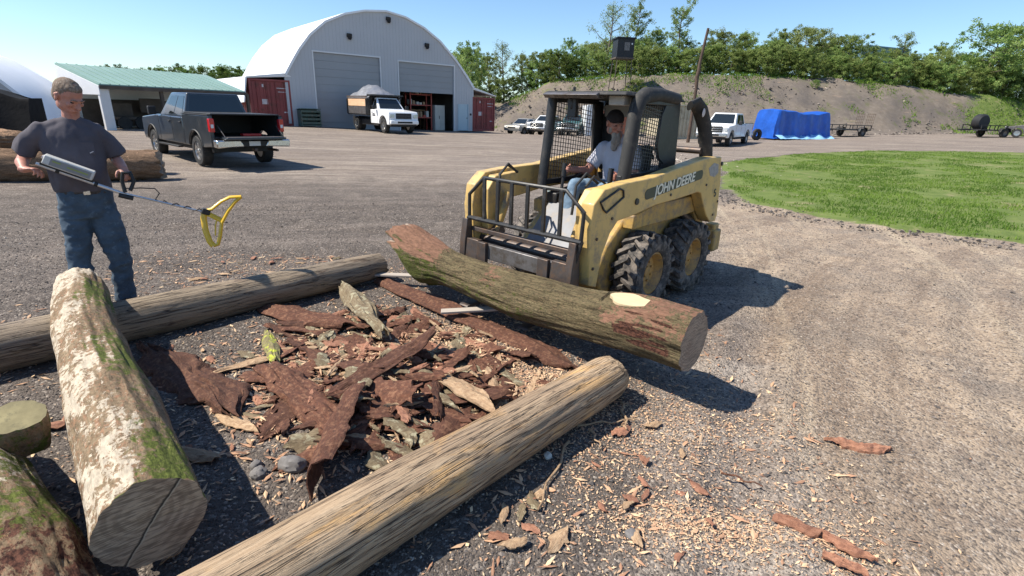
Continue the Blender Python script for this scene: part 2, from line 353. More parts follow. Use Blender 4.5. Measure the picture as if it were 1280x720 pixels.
def piece_mat(name,a,b_,c_,rough=.85,lich=None):
    M_,t,b=nt(name); n=N(t)
    r=n.noise(9,6,.7,n.mapping((2,9,9)),.4); r2=n.noise(30,5,.7)
    oi=n.new('ObjectInfo').outputs['Random']
    c=n.mix(n.ramp(r,[(.34,0),(.64,1)]),a,b_)
    c=n.mix(n.ramp(r2,[(.5,0),(.66,.8)]),c,c_)
    c=n.mix(n.math('MULTIPLY',oi,.45),c,[x*.45 for x in a])
    if lich: c=n.mix(n.ramp(n.noise(14,6,.75,None,.5),[(.52,0),(.6,1)]),c,lich)
    n.L(c,b.inputs['Base Color']); b.inputs['Roughness'].default_value=rough
    n.bump(n.math('ADD',r,n.math('MULTIPLY',r2,.4)),.8,.012,b); return M_
m['p_dark']=piece_mat('dark_red_inner_bark',(.055,.019,.010),(.145,.052,.025),(.29,.145,.08),.85)
m['p_olive']=piece_mat('grey_olive_outer_bark',(.15,.11,.06),(.25,.195,.12),(.10,.06,.035),.9,(.33,.30,.20))
m['p_tan']=piece_mat('tan_split_wood',(.36,.225,.125),(.56,.40,.25),(.25,.14,.08))
m['p_red']=piece_mat('reddish_bark_chip',(.27,.115,.065),(.42,.21,.13),(.15,.06,.04))
m['p_lime']=piece_mat('lime_mossy_bark',(.15,.13,.06),(.25,.22,.10),(.14,.09,.05),.9,(.40,.44,.05))
m['board']=simple('silvery_thin_board',(.38,.33,.28),.7,0,.2,5,.3,40,stretch=(.4,8,8))
m['stone']=simple('grey_stone',(.16,.15,.145),.8,0,.3,14,.4,60)
m['stone_pale']=simple('pale_stone',(.55,.52,.46),.8,0,.15,14,.3,60)
def gravel_mat():
    M_,t,b=nt('gravel_stones'); n=N(t); a=n.attr('tone')
    c=n.ramp(a,[(0,(.035,.032,.031)),(.35,(.10,.09,.085)),(.7,(.20,.17,.15)),(.92,(.29,.245,.21)),(1,(.44,.39,.33))])
    n.L(c,b.inputs['Base Color']); b.inputs['Roughness'].default_value=1; b.inputs['Specular IOR Level'].default_value=.1; return M_
m['gravel']=gravel_mat()
def dust_mat():
    M_,t,b=nt('sawdust_flakes'); n=N(t); a=n.attr('tone')
    n.L(n.ramp(a,[(0,(.28,.14,.085)),(.4,(.46,.27,.16)),(1,(.72,.53,.33))]),b.inputs['Base Color']); b.inputs['Roughness'].default_value=.9; return M_
m['dust']=dust_mat()
def ground_mat():
    M_,t,b=nt('gravel_yard_ground'); n=N(t)
    n1=n.noise(.35,6,.65); n2=n.noise(2.2,7,.7,None,.4); n3=n.noise(22,6,.75); n4=n.noise(90,4,.7)
    st=n.vor(70,None,'F1','Color'); sb=n.new('SeparateColor'); n.L(st,sb.inputs[0]); stone=sb.outputs[0]
    sd=n.vor(70); vb=n.vor(28,None,'F1','Distance')
    tan,bank,grass,dark=(n.attr(k) for k in('tan','bank','grassy','dark'))
    far=n.mix(n.ramp(n2,[(.3,0),(.7,1)]),(.255,.205,.165),(.39,.325,.265))
    far=n.mix(n.ramp(n1,[(.35,0),(.66,.8)]),far,(.19,.155,.135))
    far=n.mix(n.ramp(n.noise(.8,6,.7,n.mapping((.45,1.6,1),loc=(3,9,0)),.7),[(.45,0),(.62,.6)]),far,(.17,.135,.115))
    dk=n.mix(n.ramp(n2,[(.3,0),(.7,1)]),(.080,.066,.056),(.16,.132,.112))
    tn=n.mix(n.ramp(n2,[(.3,0),(.7,1)]),(.31,.235,.17),(.47,.365,.265))
    tn=n.mix(n.ramp(n.noise(.9,5,.7,n.mapping((1,1,1),loc=(5,3,0)),.8),[(.45,0),(.66,.85)]),tn,(.25,.205,.165))
    tn=n.mix(n.ramp(n.noise(3.2,6,.7,n.mapping((1,1,1),loc=(1,8,0)),.8),[(.52,0),(.68,.6)]),tn,(.18,.13,.10))
    # smeared tyre marks: arcs round far-off centres, broken up by noise
    pos=n.new('SeparateXYZ'); n.L(n.tc,pos.inputs[0])
    def arcs(cx,cy,per,lo,hi,sc_,col,c_in,amt):
        dx=n.math('SUBTRACT',pos.outputs[0],cx); dy=n.math('SUBTRACT',pos.outputs[1],cy); rr=n.math('SQRT',n.math('ADD',n.math('MULTIPLY',dx,dx),n.math('MULTIPLY',dy,dy)))
        cmb=n.new('CombineXYZ'); n.L(n.math('MULTIPLY',rr,per),cmb.inputs[0]); an=n.math('ARCTAN2',dx,dy); n.L(n.math('MULTIPLY',an,sc_),cmb.inputs[1])
        f=n.noise(1.0,5,.62,cmb.outputs[0],.35); return n.mix(n.ramp(f,[(lo,0),(hi,amt)]),c_in,col)
    far=arcs(4,-14,2.2,.50,.62,2.0,(.155,.12,.095),far,.75); far=arcs(-2,-20,2.6,.52,.64,2.5,(.42,.36,.30),far,.6)
    tn=arcs(14,-3,2.0,.50,.62,1.5,(.20,.145,.105),tn,.7); tn=arcs(-30,20,1.6,.52,.64,3.0,(.52,.42,.30),tn,.7)
    dk=arcs(4,-14,2.4,.52,.64,2.0,(.20,.165,.14),dk,.6)
    edge=n.math('MULTIPLY',n.math('SUBTRACT',n.noise(1.6,6,.7,n.mapping((1,1,1),loc=(11,4,0)),.6),.5),1.1)
    c=n.mix(n.ramp(n.math('ADD',dark,edge),[(.3,0),(.72,1)]),far,dk)
    c=n.mix(n.ramp(n.math('ADD',tan,edge),[(.3,0),(.72,1)]),c,tn)
    # stones: light and dark specks
    c=n.mix(n.ramp(stone,[(.0,.75),(.25,.2),(.4,0)]),c,[.05,.045,.042])
    c=n.mix(n.ramp(stone,[(.84,0),(.92,.35),(1,.6)]),c,(.46,.40,.34))
    c=n.mix(n.ramp(n3,[(.36,.6),(.5,0)]),c,(.085,.072,.064))
    bk=n.mix(n.ramp(n2,[(.3,0),(.7,1)]),(.138,.114,.092),(.222,.185,.15))
    bk=n.mix(n.ramp(n1,[(.4,0),(.66,.8)]),bk,(.115,.10,.092))
    bk=n.mix(n.ramp(n.noise(.6,6,.75,n.mapping((1,1,1),loc=(2,5,9)),.5),[(.56,0),(.66,.7)]),bk,(.105,.125,.035))
    bk=n.mix(n.ramp(n.noise(1.5,5,.75,n.mapping((.3,1,3),loc=(6,5,2)),.5),[(.60,0),(.70,.6)]),bk,(.42,.29,.20))
    c=n.mix(bank,c,bk)
    gr=n.mix(n.ramp(n2,[(.32,0),(.68,1)]),(.085,.13,.03),(.17,.21,.06))
    gr=n.mix(n.ramp(n.noise(1.1,6,.75,n.mapping((1,1,1),loc=(7,1,0)),.4),[(.56,0),(.66,.8)]),gr,(.27,.23,.13))
    c=n.mix(n.ramp(n.math('ADD',grass,n.math('MULTIPLY',edge,.9)),[(.4,0),(.56,1)]),c,gr)
    n.L(c,b.inputs['Base Color']); b.inputs['Roughness'].default_value=.92; b.inputs['Specular IOR Level'].default_value=.2
    h1=n.bump(n.math('ADD',n2,n.math('MULTIPLY',n3,.5)),.5,.06)
    n.bump(n.math('ADD',n.math('MULTIPLY',n4,.6),n.math('SUBTRACT',0.6,sd)),.7,.012,b,h1)
    return M_
m['ground']=ground_mat()
def leaf_mat(name,a,b_):
    M_,t,b=nt(name); n=N(t)
    tone=n.attr('tone'); c=n.mix(tone,a,b_)
    oi=n.new('ObjectInfo').outputs['Random']
    hs=n.new('HueSaturation'); n.L(c,hs.inputs['Color']); n.L(n.math('ADD',n.math('MULTIPLY',oi,.03),.485),hs.inputs['Hue']); n.L(n.math('ADD',n.math('MULTIPLY',oi,.5),.75),hs.inputs['Value'])
    out=t.nodes['Material Output']; d=n.new('BsdfDiffuse'); tr=n.new('BsdfTranslucent'); mx=n.new('MixShader'); mx.inputs[0].default_value=.45
    n.L(hs.outputs[0],d.inputs[0]); n.L(hs.outputs[0],tr.inputs[0]); n.L(d.outputs[0],mx.inputs[1]); n.L(tr.outputs[0],mx.inputs[2]); n.L(mx.outputs[0],out.inputs[0])
    t.nodes.remove(b); return M_
m['leaf']=leaf_mat('spring_leaves',(.13,.20,.055),(.36,.43,.15))
m['leaf_pale']=leaf_mat('pale_young_leaves',(.17,.235,.07),(.38,.44,.17))
m['leaf_dark']=leaf_mat('dark_leaves',(.07,.12,.03),(.18,.25,.065))
m['grass']=leaf_mat('grass_blades',(.08,.15,.025),(.22,.31,.06))
m['trunk']=simple('grey_brown_trunk',(.13,.105,.085),.9,0,.3,3,.4,12,stretch=(1,1,.3))
m['smudge']=simple('grey_scuffed_decal',(.28,.27,.28),.5,0,.3,30,0)
# ------------------------------------------------------------------ camera, light, sky
def setup():
    f,hy,roll,H=640.,138.,.035,1.8
    p=math.atan((360-hy)/f)
    R0=Vector((1,0,0)); F=Vector((0,math.cos(p),-math.sin(p))); U=Vector((0,math.sin(p),math.cos(p)))
    Rr=R0*math.cos(roll)+U*math.sin(roll); Uu=U*math.cos(roll)-R0*math.sin(roll)
    M=Matrix((Rr,Uu,-F)).transposed().to_4x4(); M.translation=(0,0,H)
    cd=bpy.data.cameras.new('camera'); cd.lens=18; cd.sensor_width=36; cd.clip_end=2000; cd.clip_start=.05
    co=bpy.data.objects.new('camera',cd); COL.objects.link(co); co.matrix_world=M; sc.camera=co
    el,az=R(52),math.atan2(-.993,-.12)
    w=bpy.data.worlds.new('World'); sc.world=w; w.use_nodes=True; t=w.node_tree
    sk=t.nodes.new('ShaderNodeTexSky'); sk.sky_type='NISHITA'; sk.sun_disc=False; sk.sun_elevation=el; sk.sun_rotation=az
    sk.altitude=0; sk.air_density=1.0; sk.dust_density=.15; sk.ozone_density=2.0
    tn=t.nodes.new('ShaderNodeMix'); tn.data_type='RGBA'; tn.blend_type='MULTIPLY'; tn.inputs[0].default_value=1; tn.inputs[7].default_value=(.84,.98,1.10,1)
    t.links.new(sk.outputs[0],tn.inputs[6]); bg=t.nodes['Background']; t.links.new(tn.outputs[2],bg.inputs[0]); bg.inputs[1].default_value=.10
    s=Vector((math.sin(az)*math.cos(el),math.cos(az)*math.cos(el),math.sin(el)))
    ld=bpy.data.lights.new('sun','SUN'); ld.energy=5.0; ld.angle=R(.53); ld.color=(1,.93,.81)
    lo=bpy.data.objects.new('sun',ld); COL.objects.link(lo); lo.rotation_euler=(-s).to_track_quat('-Z','Y').to_euler(); lo.location=(-20,0,30)
    v=sc.view_settings; v.view_transform='Standard'; v.look='None'; v.gamma=1; v.use_curve_mapping=False; v.exposure=0.68
setup()
# ------------------------------------------------------------------ ground
GP=np.array([(7.3,18.4),(5.65,14.1),(5.2,11.5),(5.78,10.4),(6.65,9.2),(7.4,8.7),(8.3,8.2),(11,6.8),(16,5),(40,5),(60,20),(45,33),(26.5,28.2),(24,29),(20,29.5),(14.5,27.3),(10.4,24.2),(8.5,21.7)])
def poly_sd(x,y,P=GP):
    x=np.asarray(x,float);y=np.asarray(y,float); d=np.full(x.shape,1e9); ins=np.zeros(x.shape,bool); n=len(P)
    for i in range(n):
        a=P[i];b=P[(i+1)%n]; e=b-a; wx=x-a[0];wy=y-a[1]; t=np.clip((wx*e[0]+wy*e[1])/(e@e),0,1)
        d=np.minimum(d,(wx-e[0]*t)**2+(wy-e[1]*t)**2)
        c=((a[1]<=y)!=(b[1]<=y))&(x<(b[0]-a[0])*(y-a[1])/np.where(b[1]==a[1],1e-9,b[1]-a[1])+a[0]); ins^=c
    d=np.sqrt(d); return np.where(ins,d,-d)
def darkw(x,y):
    tb=.9+.30*(y-2)      # tan track begins right of this line
    return np.maximum(sm((tb-x)/1.2+.3)*sm((10-np.hypot(x*.8,y))/5),.72*sm((2.5-x)/3)*sm((18-np.hypot(x*.7,y))/8))
def tanw(x,y):
    tb=1.0+.28*(y-2)
    return sm((x-tb)/1.1)*sm((15-y)/6)
def micro(x,y):
    P=np.stack([x,y,0*x],-1); fade=1/(1+(np.hypot(x,y)/20)**2)
    z=.020*fbm(P*1.3,3,4)+.014*fbm(P*5,9,3)+.022*fbm(P*np.array([.5,2.2,1]),15,4)*sm((np.hypot(x,y)-4)/4)*sm((x*-1+9)/6)
    # curved tyre tracks across the yard
    for (cx,cy,rr) in ((4,-14,23.2),(4,-14,24.6),(-2,-20,27.6),(-2,-20,29.1),(14,-3,12.2),(14,-3,13.8),(15,-2,11.1)):
        d=np.hypot(x-cx,y-cy)-rr; z=z-.028*np.exp(-(d/.13)**2)+.014*np.exp(-((np.abs(d)-.24)/.08)**2)
    return z*fade
def build_ground():
    r=[.35]
    while r[-1]<420: r.append(r[-1]*(1.0115 if r[-1]<12 else 1.02))
    r=np.array(r)
    a=np.concatenate([np.arange(-64,64,.3),np.arange(64,296,4)])*PI/180; n=len(a); k=len(r)
    Rr,A=np.meshgrid(r,a,indexing='ij'); x=(Rr*np.sin(A)).ravel(); y=(Rr*np.cos(A)).ravel()
    z=gz(x,y)+micro(x,y)
    s=x/np.maximum(y,1e-3); yb=np.interp(s,SB,YB); yc=np.interp(s,SB,YC); bt=np.where(y>1,(y-yb)/(yc-yb),-1)
    P=np.stack([x,y,0*x],-1)
    bank=sm(bt*6+.3)*(bt>-.2)
    z=z+np.where((bt>0)&(bt<1.3),(.55*fbm(P*.25,21,4)+.22*fbm(P*.9,25,3))*sm(bt*3)*sm((1.25-bt)*4),0)
    sd=poly_sd(x,y); gr=sm(sd/.9+.5+.25*fbm(P*1.5,5,3))
    z=z+.05*gr+.03*gr*fbm(P*3,8,3)
    gb=sm((bt-.85)*5)+sm((s-.74)*6)*sm(bt*3)*.9
    # rim of stones and soil round the grass
    V=np.stack([x,y,z],-1); V=np.vstack([V,[[0,0,0]]])
    i=np.arange(k-1)[:,None]; j=np.arange(n)[None,:]; j2=(j+1)%n
    F=np.stack([i*n+j,(i+1)*n+j,(i+1)*n+j2,i*n+j2],-1).reshape(-1,4)
    # centre fan written as degenerate-free quads
    c=len(V)-1; jj=np.arange(0,n-1,2); fan=np.stack([np.full(len(jj),c),jj,jj+1,(jj+2)%n],-1)
    me=fast_mesh('ground',V,np.vstack([F,fan]),m['ground'],True)
    z0=[0]
    fattr(me,'bank',np.append(bank,0)); fattr(me,'grassy',np.append(np.clip(np.maximum(gr*(bank<.5),gb),0,1),0))
    fattr(me,'dark',np.append(np.maximum(darkw(x,y),.95*np.exp(-((sd+.12)/.22)**2)),1)); fattr(me,'tan',np.append(tanw(x,y),0))
    me.flip_normals() if me.polygons[0].normal.z<0 else None
    tag(obj('ground',me),'gravel yard rising to a bare earth bank behind','ground',kind='structure')
build_ground()
def gm(x,y): 
    return float(gz(x,y)+micro(np.array([x],float),np.array([y],float))[0])
OV=np.array([(1,0,0),(-1,0,0),(0,1,0),(0,-1,0),(0,0,1),(0,0,-1)],float)
OF=np.array([(0,2,4),(2,1,4),(1,3,4),(3,0,4),(2,0,5),(1,2,5),(3,1,5),(0,3,5)])
def scatter(name,x,y,z,sx,sy,sz,tone,mat,tilt=.4,jit=.3,seed=1,smooth=False):
    rg=np.random.default_rng(seed); n=len(x); th=rg.uniform(0,2*PI,n); tx=rg.normal(0,tilt,n); ty=rg.normal(0,tilt,n)
    V=OV[None]*(1+rg.uniform(-jit,jit,(n,6,1)))+rg.uniform(-jit*.5,jit*.5,(n,6,3))
    V=V*np.stack([sx,sy,sz],-1)[:,None]
    V[...,2]+=V[...,0]*tx[:,None]*.6+V[...,1]*ty[:,None]*.6
    c,s=np.cos(th)[:,None],np.sin(th)[:,None]
    X=V[...,0]*c-V[...,1]*s+x[:,None]; Y=V[...,0]*s+V[...,1]*c+y[:,None]; Z=V[...,2]+z[:,None]
    F=(OF[None]+np.arange(n)[:,None,None]*6).reshape(-1,3)
    me=fast_mesh(name,np.stack([X,Y,Z],-1).reshape(-1,3),F,mat,smooth); fattr(me,'tone',np.repeat(tone,6)); return me
def build_gravel():
    rg=np.random.default_rng(3); n=95000
    th=rg.uniform(-52,52,n)*PI/180; d=1.1+9.5*rg.random(n)**1.35
    x=d*np.sin(th); y=d*np.cos(th); tw=tanw(x,y); keep=(rg.random(n)>tw*.45)&(poly_sd(x,y)<.1); x,y=x[keep],y[keep]; n=len(x)
    s=.0035+.0055*rg.random(n)**3+.011*(rg.random(n)>.985)*rg.random(n); s=s*(1+.05*np.hypot(x,y))
    z=gz(x,y)+micro(x,y)+s*.15
    tone=np.clip(rg.beta(2,2.6,n)+.1*tanw(x,y),0,1); tone[rg.random(n)>.975]=1
    tag(obj('gravel',scatter('gravel',x,y,z,s,s*rg.uniform(.6,1,n),s*rg.uniform(.4,.8,n),tone,m['gravel'],seed=5)),'loose grey gravel strewn over the yard','gravel',kind='stuff')
    # rough stones and clods round the rim of the lawn
    L=[];P=GP[:9]
    for i in range(len(P)-1):
        e=P[i+1]-P[i]; k=int(np.hypot(*e)*330); t=rg.random(k); q=P[i]+e*t[:,None]+rg.normal(0,.30,(k,2))-np.array([.10,.10]); L.append(q)
    q=np.vstack(L); n=len(q); s=.008+.035*rg.random(n)**4
    x,y=q.T; tone=np.clip(rg.beta(1.6,2.4,n),0,1)
    tag(obj('stones',scatter('stones',x,y,gz(x,y)+s*.3,s,s*.8,s*.6,tone,m['gravel'],seed=6)),'stones and clods edging the round lawn','stones',kind='stuff')
    n=900; x=rg.normal(6.9,1.0,n); y=rg.normal(21,1.6,n); s=.02+.07*rg.random(n)**2; tone=np.clip(rg.normal(.93,.06,n),0,1)
    tag(obj('rubble',scatter('rubble',x,y,gz(x,y)+s*.2,s,s*.8,s*.6,tone,m['gravel'],seed=8)),'pale rubble patch at the left tip of the lawn','rubble',kind='stuff')
    n=5200; x=rg.uniform(-8,62,n); yb=np.interp(x/52,SB,YB); y=yb+rg.random(n)**1.5*12-1; s=.05+.16*rg.random(n)**5; tone=np.clip(rg.beta(2,2.2,n),0,1)
    tag(obj('bank_stones',scatter('bank_stones',x,y,gz(x,y)+s*.1,s,s*.8,s*.6,tone,m['gravel'],seed=9)),'scattered stones on the bare bank','stones',kind='stuff')
build_gravel()
def build_dust():
    rg=np.random.default_rng(11); X=[];Y=[]
    for cx,cy,rx,ry,k in ((-.52,3.75,.35,.28,5200),(-.15,3.3,.35,.25,6000),(1.0,2.7,.45,.28,3600),(.95,1.9,.30,.10,2600),(.36,3.05,.25,.2,2600),(.05,2.95,.3,.3,2200),(.6,2.35,.35,.45,900),(-1.0,3.2,.8,.8,3200),(-2.3,5.6,1.2,.35,2200),(.3,2.0,.3,.35,700),(1.5,1.8,.2,.2,900)):
        r=rg.normal(0,1,(k,2)); X.append(cx+r[:,0]*rx); Y.append(cy+r[:,1]*ry)
    x=np.concatenate(X); y=np.concatenate(Y); n=len(x); s=.002+.0042*rg.random(n)**2.5; l=s*rg.uniform(1,3,n)
    tag(obj('sawdust',scatter('sawdust',x,y,gz(x,y)+micro(x,y)+.004+rg.random(n)*.004,l,s,s*.25,rg.beta(2.2,1.6,n),m['dust'],tilt=.3,seed=12)),'pale sawdust and fine wood flakes among the logs','sawdust',kind='stuff')
    n=9000; x=np.concatenate([rg.normal(-.85,.62,n//2),rg.uniform(-4.4,1.9,n-n//2)]); y=np.concatenate([rg.normal(3.3,.62,n//2),rg.uniform(1.6,6.2,n-n//2)])
    s=.003+.008*rg.random(n)**2.5; l=s*rg.uniform(1.5,6,n); tone=rg.beta(1.2,1.6,n); near=np.exp(-((x+.8)/.75)**2-((y-3.2)/.75)**2)
    tag(obj('wood_litter',scatter('wood_litter',x,y,gz(x,y)+micro(x,y)+.008+near*rg.random(n)*.07,l,s,s*.25,tone,m['dust'],tilt=.35,seed=13)),'small reddish bark crumbs littering the gravel','bark litter',kind='stuff')
build_dust()
def build_grass():
    rg=np.random.default_rng(21)
    def field(n,x0,x1,y0,y1,acc,h0,h1,w,seed,name,lab):
        r=np.random.default_rng(seed); x=r.uniform(x0,x1,n*3); y=r.uniform(y0,y1,n*3); k=acc(x,y,r); x,y=x[k][:n],y[k][:n]; n=len(x)
        h=r.uniform(h0,h1,n); a=r.uniform(0,2*PI,n); ln=r.normal(0,.35,(n,2))*h[:,None]
        z=gz(x,y)+.05; dx,dy=np.cos(a)*w,np.sin(a)*w
        V=np.stack([np.stack([x-dx,y-dy,z],-1),np.stack([x+dx,y+dy,z],-1),np.stack([x+ln[:,0],y+ln[:,1],z+h],-1)],1).reshape(-1,3)
        me=fast_mesh(name,V,np.arange(3*n).reshape(-1,3),m['grass']); P=np.stack([x,y,0*x],-1)
        fattr(me,'tone',np.repeat(np.clip(.5+.9*fbm(P*.9,4,4)+r.normal(0,.18,n),0,1),3)); tag(obj(name,me),lab,'grass',kind='stuff')
    def acc(x,y,r):
        P=np.stack([x,y,0*x],-1)
        return (poly_sd(x,y)+.3*fbm(P*1.2,6,3)>.15)&(r.random(len(x))<1.15-np.hypot(x,y)/45)&(fbm(P*.8,31,4)<.06+.2*(r.random(len(x))-.3))&(np.abs(x/y)<1.15)
    field(120000,4,32,7,30,acc,.02,.065,.011,22,'grass','short green grass covering the round lawn')
    def acc2(x,y,r):
        s=x/y; bt=(y-np.interp(s,SB,YB))/(np.interp(s,SB,YC)-np.interp(s,SB,YB)); P=np.stack([x,y,0*x],-1)
        return (bt>0)&(bt<1.1)&(fbm(P*.35,41,4)+.9*sm((s-.72)*4)+.5*sm((bt-.6)*3)>.32)
    field(26000,-4,75,48,74,acc2,.08,.28,.05,23,'bank_grass','weeds and grass growing in patches on the bank')
build_grass()
# ------------------------------------------------------------------ logs
def frame_x(a,b,up=(0,0,1)):
    a=Vector(a);b=Vector(b);x=(b-a).normalized();u=Vector(up);y=u.cross(x).normalized();z=x.cross(y)
    M=Matrix((x,y,z)).transposed().to_4x4(); M.translation=a; return M,(b-a).length
def log(name,a,b,prof,mats,label,group=None,nu=160,nv=72,ridge=.012,lump=.02,bend=(0,0),peel=None,moss=None,seed=0,endn=10,roll=0,endj=(0,0),flat=None,cat='log',rot=None):
    """log along local X. prof: list of (t,radius)"""
    M,L=frame_x(a,b); pt,pr=zip(*prof)
    t=np.linspace(0,1,nu+1); th=np.arange(nv)/nv*2*PI
    T,TH=np.meshgrid(t,th,indexing='ij'); rad=np.interp(T,pt,pr)
    cy,cz=np.cos(TH),np.sin(TH); q=np.stack([T*L*1.2,cy*rad*3,cz*rad*3],-1)
    rad=rad*(1+lump*8*fbm(q*1.2+seed*7,seed,3)*.5)
    rg_=fbm(np.stack([T*L*2.2+.0*TH,cy*rad*26,cz*rad*26],-1)+seed,seed+5,3)
    rad=rad+ridge*rg_
    oy=bend[0]*np.sin(T*PI); oz=bend[1]*np.sin(T*PI)
    X=T*L+np.where(T<.5,-1,1)*0
    e0=endj[0]*fbm(np.stack([cy*4,cz*4,0*cy],-1)+seed,seed+3,3)*np.clip(1-T*L/.4,0,1)
    e1=endj[1]*fbm(np.stack([cy*4,cz*4,0*cy+5],-1)+seed,seed+3,3)*np.clip(1-(1-T)*L/.4,0,1)
    X=X+e0+e1; Y=cy*rad+oy; Z=cz*rad+oz
    if flat: 
        Y,Z=flat(T,X,Y,Z)
    V=[np.stack([X,Y,Z],-1).reshape(-1,3)]; F=[]
    i=np.arange(nu)[:,None];j=np.arange(nv)[None];j2=(j+1)%nv
    F.append(np.stack([i*nv+j,i*nv+j2,(i+1)*nv+j2,(i+1)*nv+j],-1).reshape(-1,4)); mi=[np.zeros(nu*nv,int)]
    off=(nu+1)*nv
    for end,row in ((0,0),(1,nu)):
        base=np.stack([X[row],Y[row],Z[row]],-1); cen=base.mean(0)
        prev=row*nv+np.arange(nv)
        for k in range(1,endn):
            f=1-k/endn; ring=cen+(base-cen)*f; 
            ring[:,0]=cen[0]+(base[:,0]-cen[0])*f**.5
            ring[:,0]+=(.004*fbm(ring*18,seed,3)); V.append(ring); cur=off+np.arange(nv); off+=nv
            q4=np.stack([prev,np.roll(prev,-1),np.roll(cur,-1),cur],-1); F.append(q4 if end else q4[:,::-1]); mi.append(np.ones(nv,int)); prev=cur
        V.append(cen[None]); c=off; off+=1
        jj=np.arange(0,nv,2); q4=np.stack([prev[jj],prev[(jj+1)%nv],prev[(jj+2)%nv],np.full(len(jj),c)],-1); F.append(q4 if end else q4[:,::-1]); mi.append(np.ones(len(jj),int))
    V=np.vstack(V);F=np.vstack(F); me=fast_mesh(name,V,F,mats,True); me.polygons.foreach_set('material_index',np.concatenate(mi).astype(np.int32))
    # sharp rim at the cut ends
    W=(np.array(M.to_3x3())@V.T).T; 
    nrm=np.zeros(len(V)*3,np.float32); me.vertex_normals.foreach_get('vector',nrm); up=(np.array(M.to_3x3())@nrm.reshape(-1,3).T).T
    tt=V[:,0]/L
    fattr(me,'peel',peel(tt,up,V) if peel else np.full(len(V),-1.)); fattr(me,'moss',moss(tt,up,V) if moss else np.full(len(V),-1.))
    fattr(me,'rot',rot(tt,up,V) if rot else np.zeros(len(V)))
    me.set_sharp_from_angle(angle=R(48))
    o=obj(name,me); o.matrix_world=M; tag(o,label,cat,group); return o
# lifted log held across the loader
BT=[0,.035,.14,.25,.385,.535,.665,.77,.915,1]; BZ=[.03,.01,-.025,-.055,-.072,-.085,-.062,-.036,.0,0]
def big_flat(T,X,Y,Z):
    up=np.clip(Z/.2,0,1); b=np.exp(-((X-2.68)/.17)**2); Z=Z+b*up**3*.02; pl=.178+.05*(X-2.66)+.30*(Y+.035); Z=np.where((np.abs(X-2.66)<.20)&(Z>pl)&(Y<.05)&(Z>.05),pl,Z)
    k=np.clip(1-X/.34,0,1); k=k*k*(3-2*k)
    Y=Y*(1-.15*k); Z=np.where(Z<0,Z*(1+.25*np.clip(1-np.abs(X-.42)/.22,0,1))*(1-.75*k),Z*(1-.1*k))+.055*k   # gnarled root-like left end
    return Y,Z+np.interp(T,BT,BZ)
A_,B_=(-1.13,5.10,.42),(1.18,3.005,.432)
big=log('log',A_,B_,[(0,.19),(.04,.225),(.13,.21),(.25,.165),(.36,.17),(.53,.195),(.68,.19),(.78,.19),(.9,.205),(1,.198)],[m['bark_ridge'],m['end_tan']],'big ridged bark log lifted across the front of the yellow loader',
  nu=280,nv=130,ridge=.020,lump=.03,seed=3,endj=(.22,.0),flat=big_flat,
  peel=lambda t,n,v:np.clip(.85*sm((.27-t)/.09)*sm(n[:,2]*3-.35)+.52*sm((t-.74)/.1)*sm(n[:,2]*2.6-.2)+.42*np.exp(-((t-.44)/.06)**2)*sm(n[:,2]*2.5-.5),0,1)+.02,
  moss=lambda t,n,v:.44*sm((.85-t)/.3)*sm(.95-n[:,2])+.22*np.exp(-((t-.13)/.1)**2)*sm(.6-n[:,2])+.04,
  rot=lambda t,n,v:.95*np.exp(-((t-.91)/.075)**4)*np.exp(-((n[:,2]-.12)/.34)**4)*sm(-n[:,1]*3)+.35*sm((.09-t)/.05))
Mb,Lb=frame_x(A_,B_)
# sawn branch stub face, pale fresh wood
sb=MB(); n_=26; pts=[]
for i in range(n_):
    a=2*PI*i/n_; rr=1+.10*math.sin(a*3+1)+.05*math.sin(a*5); pts.append((2.66+.185*rr*math.cos(a)*(1-.3*abs(math.sin(a))),-.03+.068*rr*math.sin(a)))
sb.add([(x,y,.06) for x,y in pts]+[(x,y,.172+.05*(x-2.66)+.30*(y+.035)) for x,y in pts],[tuple(range(n_-1,-1,-1)),tuple(range(n_,2*n_))]+[(i,(i+1)%n_,n_+(i+1)%n_,n_+i) for i in range(n_)])
so=sb.build('branch_cut',m['end_pale'],big)
log('pole_log',(-1.02,1.23,.155),(.69,3.05,.155),[(0,.162),(.3,.158),(.7,.152),(.97,.145),(1,.13)],[m['pole'],m['pole']],'weathered debarked pole lying from the bottom edge toward the lifted log',nu=260,nv=110,ridge=.007,lump=.012,seed=11,endj=(0,.02))
log('pole_log',(-4.6,1.85,.16),(-1.44,5.35,.155),[(0,.17),(.5,.16),(.95,.145),(1,.13)],[m['pole2'],m['pole2']],'grey brown pole running behind the bark debris, under the white-patched log',nu=260,nv=96,ridge=.006,lump=.015,seed=17,endj=(0,.03))
log('log',(-3.32,3.68,.42),(-1.315,1.50,.30),[(0,.135),(.08,.148),(.3,.158),(.55,.165),(.8,.175),(1,.182)],[m['bark_moss'],m['end_grey']],'log with cream peeling bark, green moss and a grey cracked cut end',nu=300,nv=130,ridge=.016,lump=.035,seed=23,flat=lambda T,X,Y,Z:(Y-.036*np.sin(T*PI)**2*(1-T)*1.6,Z+.04*np.sin(T*PI)),endj=(.05,.0),
  peel=lambda t,n,v:.60*sm(.8-n[:,0]*.8)+.3*sm((.12-t)/.1)-.12+.10*np.sin(t*23+n[:,0]*3),
  moss=lambda t,n,v:.50*np.exp(-((n[:,0]-.45)/.42)**2)*sm(n[:,2]*2.5)*(.7+.3*np.sin(t*17+4))+.19,
  rot=lambda t,n,v:.34*sm(n[:,0]*1.5+.6))
